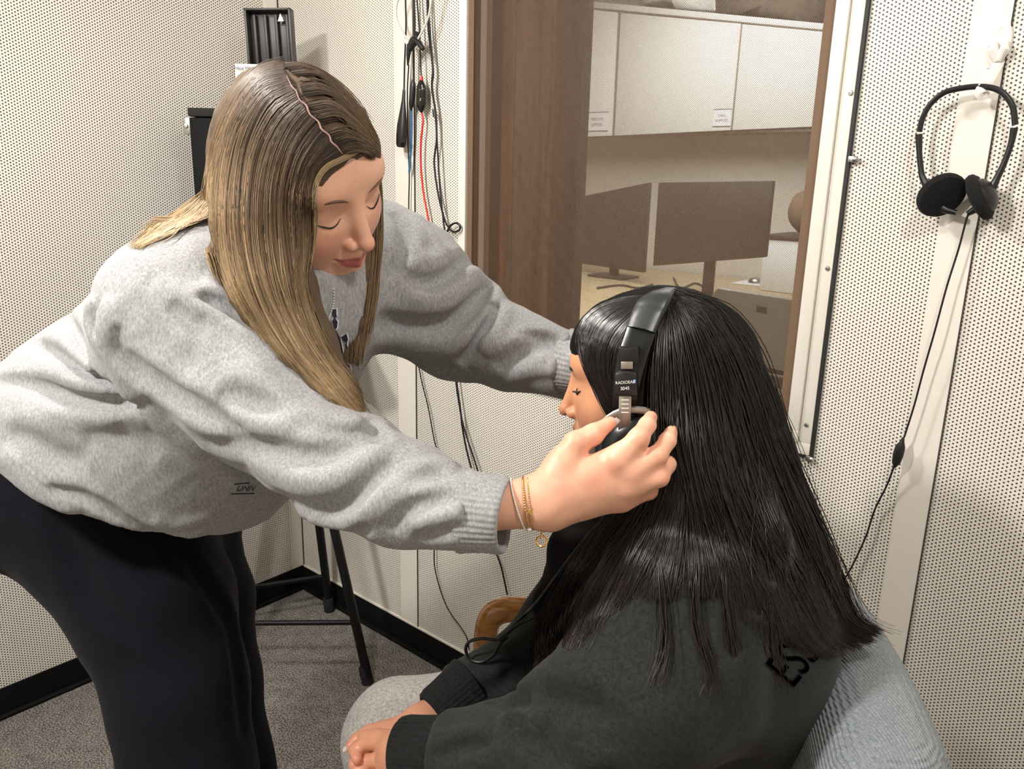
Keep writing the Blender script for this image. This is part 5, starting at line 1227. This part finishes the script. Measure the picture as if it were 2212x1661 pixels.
cloth_text(hood_full, 'ESS', (1716, 1426), 118, math.radians(50), M_blkprint, hd, 'back_lettering', 0, .0015, (.60, 0))
for L_ in ([(1243, 1120), (1200, 1230), (1183, 1262)],):
    Pp, _, _ = hit(hood_full, dense(L_, 3)); tubeo('drawstring', list(Pp-AX_F*.003), .0022, M_blackmat, hd, 8, 0)
# trousers
knF, knN = V(872, 1600, 1.185), LV(-.20, .80, .50)
def pantS(P):
    d = cone(P, LV(.26, 1.01, .555), LV(.27, .86, .555), .115, .115)
    sh1 = knF.copy(); sh1[2] = .10; sh2 = knN.copy(); sh2[2] = .10
    d = smin(d, chain(P, [LV(.24, 1.03, .57), knF, sh1+RH*.04], [.110, .088, .072], .02), .02)
    return smin(d, chain(P, [LV(.25, .84, .56), knN, sh2+RH*.04], [.105, .080, .070], .02), .02)
pS = ridges(pantS, [([(850, 1500), (900, 1530), (930, 1560)], .02, -.003), ([(960, 1460), (930, 1500), (920, 1540)], .015, -.003)])
v, q = mesh_sdf(lambda P: smax(pS(P)+wob(P, .003, 40, 9), .04-P[:, 2], .004), (0.95, -1.35, 0.02), (2.0, -0.25, 0.75), .007)
link_mesh('trousers', np_mesh('trousers', v, q), M_lgrey, SP_, None, True)
# hands folded in the lap
UPH = nrmz(-AX_F+np.array([0, 0, .6]))
wn0, wn1 = V(985, 1630, .962), V(868, 1622, .990)
fN = [(Pv([(832, 1602, 1.006), (792, 1604, 1.022), (768, 1622, 1.020), (772, 1640, 1.006)]), [.0108, .0096, .0086, .0070]),
      (Pv([(832, 1638, .998), (796, 1646, 1.014), (776, 1664, 1.010), (782, 1680, 1.0)]), [.0105, .0094, .0086, .0072]),
      (Pv([(838, 1674, .992), (804, 1686, 1.006), (788, 1702, 1.0)]), [.0103, .0092, .0080]),
      (Pv([(820, 1700, .995), (790, 1708, .998), (785, 1724, .992)]), [.0105, .009, .0075]),
      (Pv([(850, 1600, 1.002), (815, 1592, 1.018), (785, 1590, 1.030)]), [.013, .0105, .008])]
pN = [(V(862, 1618, .993), V(834, 1604, 1.005), .019, .0112), (V(865, 1630, .990), V(834, 1638, .998), .019, .0110), (V(868, 1640, .987), V(840, 1673, .992), .019, .0108), (V(870, 1650, .985), V(822, 1698, .994), .020, .0125)]
handN = mk_hand(fN, pN, (wn0, wn1), .0255, .8, UPH, .003)
wf0, wf1 = V(1000, 1498, 1.055), V(915, 1562, 1.035)
fF = [(Pv([(800, 1583, 1.050), (772, 1600, 1.046), (757, 1612, 1.040)]), [.0115, .0098, .0070]),
      (Pv([(805, 1605, 1.045), (775, 1630, 1.040), (765, 1650, 1.034)]), [.0112, .0095, .0075]),
      (Pv([(815, 1630, 1.040), (785, 1655, 1.034), (764, 1672, 1.022)]), [.011, .0098, .0080]), (Pv([(830, 1650, 1.035), (790, 1690, 1.026), (775, 1705, 1.016)]), [.0105, .009, .0075]),
      (Pv([(880, 1600, 1.035), (850, 1640, 1.03), (830, 1660, 1.02)]), [.013, .011, .009])]
pF = [(V(905, 1570, 1.036), V(803, 1586, 1.050), .020, .0130), (V(905, 1578, 1.036), V(806, 1606, 1.045), .020, .013), (V(900, 1590, 1.036), V(818, 1630, 1.040), .02, .0128)]
handF = mk_hand(fF, pF, (wf0, wf1), .0245, .8, UPH, .003)
def bodyS_f(P):
    d = chain(P, [Sn, V(1480, 1320, .985), pelS], [.075, .115, .125], .05)
    d = smin(d, cone(P, Sn, HS.wor((0, -.03, -.06)), .050, .046), .03)
    d = smin(d, chain(P, [V(1480, 1290, .875), V(1275, 1640, .865), wn0], [.045, .036, .024], 0), .03)
    d = smin(d, chain(P, [V(1310, 1250, 1.09), V(1130, 1430, 1.13), wf0], [.045, .036, .024], 0), .03)
    for kk_, hp_ in ((knF, LV(.24, 1.03, .55)), (knN, LV(.25, .84, .55))):
        an_ = kk_.copy(); an_[2] = .08; an_ = an_+RH*.04
        d = smin(d, chain(P, [hp_, kk_-np.array([0, 0, .02]), an_], [.08, .052, .034], 0), .03); d = smin(d, cone(P, an_-np.array([0, 0, .035]), an_-RH*.12-np.array([0, 0, .05]), .033, .024), .02)
    return d
parts = []
v, q = mesh_sdf(headneckS, HS.c-.18, HS.c+.18, .0017); parts.append((v, q, skin_tint(HS.loc(v), SKS, (.40, .12, .10), (.60, .22, .12), .2)))
c_ = V(830, 1620, 1.01)
for fn_ in (handN, handF):
    v, q = mesh_sdf(lambda P: fn_(P)+wob(P, .0004, 200, 2), c_-.17, c_+.17, .0018); parts.append((v, q, hand_tint(v, (.60, .30, .19), [V(768, 1630, 1.0), V(760, 1612, 1.04), V(770, 1650, 1.0)], (.62, .22, .15))))
v, q = mesh_sdf(lambda P: bodyS_f(P)+.004, (0.9, -1.4, 0.0), (2.05, -0.2, 1.15), .012); parts.append((v, q, flat_tint(v, SKS)))
link_mesh('body', join_meshes('body', parts), M_skinS, SP_, None, True)
nail(fF[0][0][-2], fF[0][0][-1]+.006*nrmz(fF[0][0][-1]-fF[0][0][-2]), .0042, .014, .004, M_nailw, SP_, UPH); nail(fN[0][0][-2], fN[0][0][-1], .0042, .010, .0064, M_nail, SP_, cam_dir(-.8, 0, .6))
for an_ in (knF, knN):
    bm = bmesh.new(); h_ = at_floor(an_, .035)+RH*.09; t_ = at_floor(an_, .03)-RH*.14
    add_tube(bm, [h_+(t_-h_)*t for t in (0, .08, .3, .6, .85, .97, 1)], [.015, .032, .036, .038, .035, .024, .010], 16, flat=(1.1, .9), up=(0, 0, 1))
    for v_ in bm.verts: v_.co.z = max(v_.co.z, 0.001)
    from_bm('shoe', bm, M_shoe, SP_, smooth=True)
face_line(HS, headS, [(.0185, .088, .0065), (.025, .090, .0035), (.032, .090, .0025), (.040, .086, .0045), (.047, .080, .0075)], [.0004, .0012, .0016, .0016, .0005], 'eyelashes', M_lash, SP_, .0008)
for s_ in (-1, 1):
    bm = bmesh.new()
    for k in range(9):
        t = k/8; a_ = HS.wor((s_*(.022+.022*t), .0905-.008*t*t, .0035+.001*t)); add_tube(bm, [a_, a_+(HS.wor((0, .0035, -.0005))-HS.wor((0, 0, 0)))+(HS.wor((s_*.002*t, .0018, .0015))-HS.wor((0, 0, 0)))], [.0004, .0001], 4)
    from_bm('lash_hairs', bm, M_lash, SP_)
face_line(HS, headS, [(.013, .092, .0285), (.024, .093, .0335), (.036, .088, .0355), (.047, .078, .031)], [.001, .0026, .0022, .0006], 'eyebrow', plain('black_brow', (0.015, .01, .008), .8), SP_, -.0008)
# black hair
def capS(P):
    Q = HS.loc(P); d = ell(Q, (0, -0.014, 0.040), (0.082, 0.100, 0.086)); d = smin(d, ell(Q, (0, -.03, -.01), (.078, .080, .085)), .03)
    d = smin(d, ell(Q, (0, .036, .052), (.068, .060, .057)), .02)
    return smax(d, -ell(Q, (0, 0.112, -0.040), (0.10, 0.066, 0.098)), .006)*.95
def hairS(P):
    d = capS(P)
    d = smin(d, chain(P, Pv([(1530, 780, .955), (1565, 900, .955), (1600, 1000, .955), (1660, 1110, .955), (1725, 1220, .95), (1775, 1310, .945), (1815, 1365, .935)]), [.060, .062, .062, .052, .040, .028, .010], .02), .04)
    d = smin(d, chain(P, Pv([(1430, 860, .905), (1470, 980, .885), (1480, 1080, .875), (1470, 1160, .870)]), [.035, .045, .050, .030], .03), .05)
    d = smin(d, chain(P, Pv([(1560, 1090, .90), (1620, 1180, .875), (1660, 1240, .87)]), [.05, .04, .012], .03), .03)
    d = smin(d, chain(P, Pv([(1345, 980, .915), (1310, 1090, .905), (1255, 1190, .915), (1200, 1300, .965), (1180, 1400, .995), (1165, 1470, 1.01)]), [.030, .036, .034, .024, .018, .006], .02), .03)
    return d
M_hairS = hair_mat('black_hair', .30, .5); M_hairSb = plain('black_hair_mass', (0.004, 0.003, 0.003), .7, spec=.12)
v, q = mesh_sdf(lambda P: hairS(P)+wob(P*np.array([1, 1, .3]), .0012, 240, 14), HS.c-np.array([.35, .35, .42]), HS.c+np.array([.38, .30, .20]), .0038)
hS = link_mesh('hair', np_mesh('hair', v, q), M_hairSb, SP_, None, True)
gA = [[(1462, 640), (1555, 672), (1622, 765), (1662, 880), (1706, 1000), (1762, 1130), (1808, 1240), (1846, 1330), (1893, 1356)],
      [(1460, 642), (1540, 684), (1596, 780), (1638, 900), (1680, 1020), (1730, 1150), (1772, 1260), (1812, 1350), (1872, 1385)],
      [(1456, 644), (1512, 695), (1556, 800), (1590, 920), (1625, 1050), (1672, 1180), (1712, 1290), (1750, 1370), (1800, 1420)],
      [(1452, 646), (1485, 715), (1512, 820), (1532, 930), (1556, 1040), (1600, 1150), (1640, 1240), (1665, 1300), (1690, 1380)],
      [(1446, 650), (1456, 720), (1470, 830), (1480, 940), (1500, 1040), (1520, 1130), (1540, 1210), (1560, 1290)],
      [(1442, 652), (1436, 720), (1440, 830), (1448, 940), (1450, 1040), (1430, 1130), (1400, 1200), (1350, 1290)],
      [(1440, 655), (1424, 720), (1418, 830), (1418, 950), (1400, 1060), (1345, 1140), (1275, 1220), (1215, 1330), (1165, 1450)]]
gC = [[(1412, 640), (1338, 647), (1278, 672), (1250, 712), (1256, 762), (1286, 835), (1322, 905)], [(1414, 644), (1350, 662), (1300, 692), (1275, 740), (1278, 800), (1300, 855), (1330, 910)], [(1418, 650), (1362, 680), (1318, 725), (1302, 780), (1316, 845), (1340, 915)], [(1425, 652), (1390, 705), (1362, 770), (1352, 850), (1360, 940)], [(1432, 652), (1415, 710), (1395, 790), (1385, 870), (1385, 950)]]
gD = [[(1300, 1120), (1245, 1200), (1192, 1290), (1166, 1380), (1156, 1480)], [(1335, 1110), (1280, 1200), (1228, 1300), (1200, 1400), (1185, 1470)], [(1370, 1100), (1330, 1190), (1275, 1290), (1235, 1380), (1210, 1450)]]
allS = lambda P: np.minimum(hairS(P), hood_base(P))
def colS(n, m, rs, tip=(.016, .0085, .0075)):
    u = np.linspace(0, 1, m)[None, :, None]; a = np.array((.010, .008, .0075)); b = np.array(tip); k = rs.uniform(.5, 1.5, (n, 1, 1)); return (a*(1-u**2)+b*u**2)*k
SP2 = []
for g_, n_, m_, j_, w_, lf, vol_ in ((gA, 4600, 30, 6.0, 9.0, (0, .010), allS), (gA, 500, 30, 14.0, 26.0, (.002, .014), allS), (gC, 1300, 18, 3.0, 2.5, (.001, .006), lambda P: np.minimum(hairS(P), headS(P))), (gD, 800, 18, 9.0, 8.0, (0, .008), allS)):
    P1, s1 = grow(g_, vol_, n_, m_, rsS, lf, j_, w_, clump=40); SP2.append(strand_mesh(P1, rsS.uniform(.00035, .0008, len(P1)), colS(n_, m_, rsS)))
gS = [[(1440, 1130), (1420, 1200), (1425, 1300), (1430, 1400), (1410, 1480)], [(1500, 1160), (1495, 1250), (1500, 1350), (1530, 1450), (1520, 1500)], [(1560, 1180), (1565, 1280), (1575, 1380), (1590, 1470), (1600, 1520)], [(1650, 1220), (1660, 1320), (1670, 1400), (1680, 1480)]]
for k, g0 in enumerate(gS):
    g1 = [(p[0]+14, p[1]+8) for p in g0]; P1, s1 = grow([g0, g1], allS, 26, 16, rsS, (0, .006), 8.0, 9.0); SP2.append(strand_mesh(P1, rsS.uniform(.0003, .0006, len(P1)), colS(26, 16, rsS, (.035, .018, .016))))
link_mesh('hair_strands', join_meshes('hair_strands', SP2), M_hairS, hS, None, True)

# ------------------------------------------------------------------ headphones on the seated person's head
def rpl(px, py, x):     # point on the plane x = const of the head frame
    d = ray(px, py); dl = d@HS.R[:, 0]; return CAM+d*(((x*HS.k)-(CAM-HS.c)@HS.R[:, 0])/dl)
near = [(1432, 634, .0), (1418, 644, -.030), (1402, 672, -.058), (1384, 715, -.078), (1366, 770, -.092), (1354, 830, -.099), (1350, 880, -.101), (1350, 925, -.100)]
_P, _z, _ = hit(hairS, [(p[0], p[1]) for p in near[1:]]); _z = _z-np.array([.006, .010, .012, .014, .015, .015, .015])
NL = [HS.loc(rpl(*near[0])[None])[0]]+[HS.loc(V(p[0], p[1], z)[None])[0] for p, z in zip(near[1:], _z)]
print('NL', np.round(NL, 3).tolist()); FL = [p*np.array([-1, 1, 1]) for p in NL]
H = thing('headphones', HS.wor(NL[0]), 'large black headphones with metal sliders and yokes, on the seated person being fitted', 'headphones')
YW = (HS.R[:, 1]-HS.R[:, 2]*0.12); YW = nrmz(YW)
def strap(name, pts, w, th, mat, parent, n=10, bulge=0.0):
    C_ = np.array(catmull(pts, n)); T = np.gradient(C_, axis=0); T /= np.linalg.norm(T, axis=1)[:, None]; W2 = YW[None]-T*(T@YW)[:, None]; W2 /= np.linalg.norm(W2, axis=1)[:, None]; Nn = np.cross(T, W2)
    out = Nn*np.sign(((C_-HS.c)*Nn).sum(1))[:, None]; ws = np.interp(np.linspace(0, 1, len(C_)), np.linspace(0, 1, len(w)), w); bm = bmesh.new(); rings = []
    prof = [(-1, -.3), (-.97, .35), (-.85, .5), (-.4, .5+bulge), (.4, .5+bulge), (.85, .5), (.97, .35), (1, -.3), (.93, -.5), (-.93, -.5)]
    for i in range(len(C_)): rings.append([bm.verts.new(list(C_[i]+W2[i]*ws[i]*a+out[i]*th*b)) for a, b in prof])
    k = len(prof)
    for A_, B_ in zip(rings, rings[1:]):
        for j in range(k): bm.faces.new((A_[j], A_[(j+1) % k], B_[(j+1) % k], B_[j]))
    bm.faces.new(rings[0]); bm.faces.new(list(reversed(rings[-1]))); bmesh.ops.recalc_face_normals(bm, faces=bm.faces)
    return from_bm(name, bm, mat, parent, smooth=True, sharp=60)
M_leath = plain('black_leatherette', (0.022, 0.025, 0.027), .38, noise=.2, scale=80, bump=.15); M_gloss = plain('glossy_black_band', (0.010, 0.011, 0.012), .22); M_metal = plain('brushed_metal', (0.50, 0.48, 0.43), .38, 1.0)
both = [HS.wor(p) for p in FL[::-1][:-1]]+[HS.wor(p) for p in NL]
top7 = [HS.wor(p) for p in FL[1:5][::-1]]+[HS.wor(NL[0])]+[HS.wor(p) for p in NL[1:5]]
strap('headband_pad', [p for p in top7[1:-1]], [.0165, .0178, .0178, .0178, .0165], .009, M_leath, H, bulge=.25)
for sd, LL in (('n', NL), ('f', FL)):
    a3 = [HS.wor(p) for p in LL[3:7]]; strap('band_end', a3, [.0168, .0165, .015, .0135], .006, M_gloss, H)
    sg = -1 if sd == 'n' else 1
    X_ = HS.R[:, 0]*sg
    def lp(px, py, x=-.105):
        q_ = HS.loc(rpl(px, py, x)[None])[0]
        if sd == 'f': q_ = q_*np.array([-1, 1, 1])
        return HS.wor(q_)
    def plate(name, quad, th, mat, par, x=-.105, bev=.002): return prismo(name, [lp(*p, x) for p in quad], -X_*th, mat, par, bev=bev)
    plate('upper_clip', [(1336, 748), (1357, 752), (1379, 747), (1381, 786), (1336, 785)], .010, M_black, H, -.106)
    plate('slider_window', [(1341, 781), (1367, 781), (1367, 797), (1341, 797)], .005, M_metal, H, -.1065, .0006)
    bx_ = plate('slider_housing', [(1327, 805), (1350, 801), (1376, 804), (1379, 858), (1326, 856)], .012, M_black, H, -.110, .003)
    st_ = plate('metal_slider', [(1337, 855), (1364, 856), (1362, 932), (1335, 930)], .003, M_metal, H, -.1065, .0006)
    if sd == 'n':
        for k in range(4): plate('slider_notch', [(1342, 863+k*9), (1358, 863+k*9), (1358, 865+k*9), (1342, 865+k*9)], .0006, M_white, st_, -.1072, 0)
        o_ = lp(1351, 826, -.1104); texto('maker_word', 'RADIOEAR', .0044, o_+X_*.0004, -HS.R[:, 1]*-1*-1, HS.R[:, 2], M_white, bx_); o_ = lp(1350, 839, -.1104); texto('model_number', '3045', .0050, o_+X_*.0004, -HS.R[:, 1], HS.R[:, 2], M_white, bx_)
        plate('blue_mark', [(1368, 820), (1374, 820), (1372, 828), (1366, 829)], .0004, plain('blue_logo', (.08, .2, .6), .4), bx_, -.1106, 0)
    cc_ = lp(1375, 975, -.094); cup = latheo('ear_cup', [(0, -.006), (.020, -.005), (.034, -.001), (.0405, .007), (.0415, .014), (.039, .020)], cc_+X_*.010, -X_, M_gloss, H, 40)
    latheo('ear_cushion', [(.0415, 0), (.046, .004), (.047, .011), (.043, .018), (.030, .020), (.022, .016), (.020, .010)], cc_-X_*.008, -X_, M_leath, H, 40)
    yk = [cc_+X_*.006+.0475*(math.cos(a)*HS.R[:, 1]+math.sin(a)*HS.R[:, 2]) for a in np.linspace(-.15, math.pi+.15, 22)]
    bm = bmesh.new(); add_tube(bm, yk, .0042, 8, flat=(1, .55), up=X_); from_bm('yoke', bm, M_metal, H, smooth=True)
    for e_ in (yk[0], yk[-1]): latheo('pivot_screw', [(.0045, 0), (.0045, .003), (0, .004)], e_, X_, M_steel, H, 14)
cb = [V(1350, 1010, .875), V(1300, 1110, .86), V(1250, 1190, .865), V(1205, 1262, .90)]
Pc, _, _ = hit(allS, dense([(1300, 1120), (1250, 1180), (1205, 1240), (1180, 1275), (1150, 1312), (1110, 1350), (1085, 1378)], 3))
lo_z = np.minimum(project(Pc)[2] if False else (Pc-CAM)@AX_F, 1.05)
Pc = np.array([V(*project(p)[:2], z-.004) for p, z in zip(Pc, lo_z)])
tubeo('cable', [cb[0]]+list(Pc), .0020, M_cab2, H, 8, 3)
tubeo('cable', [V(1165, 1326, 1.035), V(1120, 1348, 1.04), V(1092, 1372, 1.035), V(1080, 1392, 1.035), V(1066, 1415, 1.038), V(1040, 1430, 1.045), V(1016, 1424, 1.05), V(1006, 1404, 1.05), V(1014, 1386, 1.045), V(1040, 1379, 1.04), V(1072, 1381, 1.035), V(1090, 1374, 1.03)], .0022, M_cab2, H, 8)
tubeo('cable_tie', [V(1080, 1384, 1.03), V(1094, 1372, 1.03)], .0045, M_blackmat, H, 8, 0)
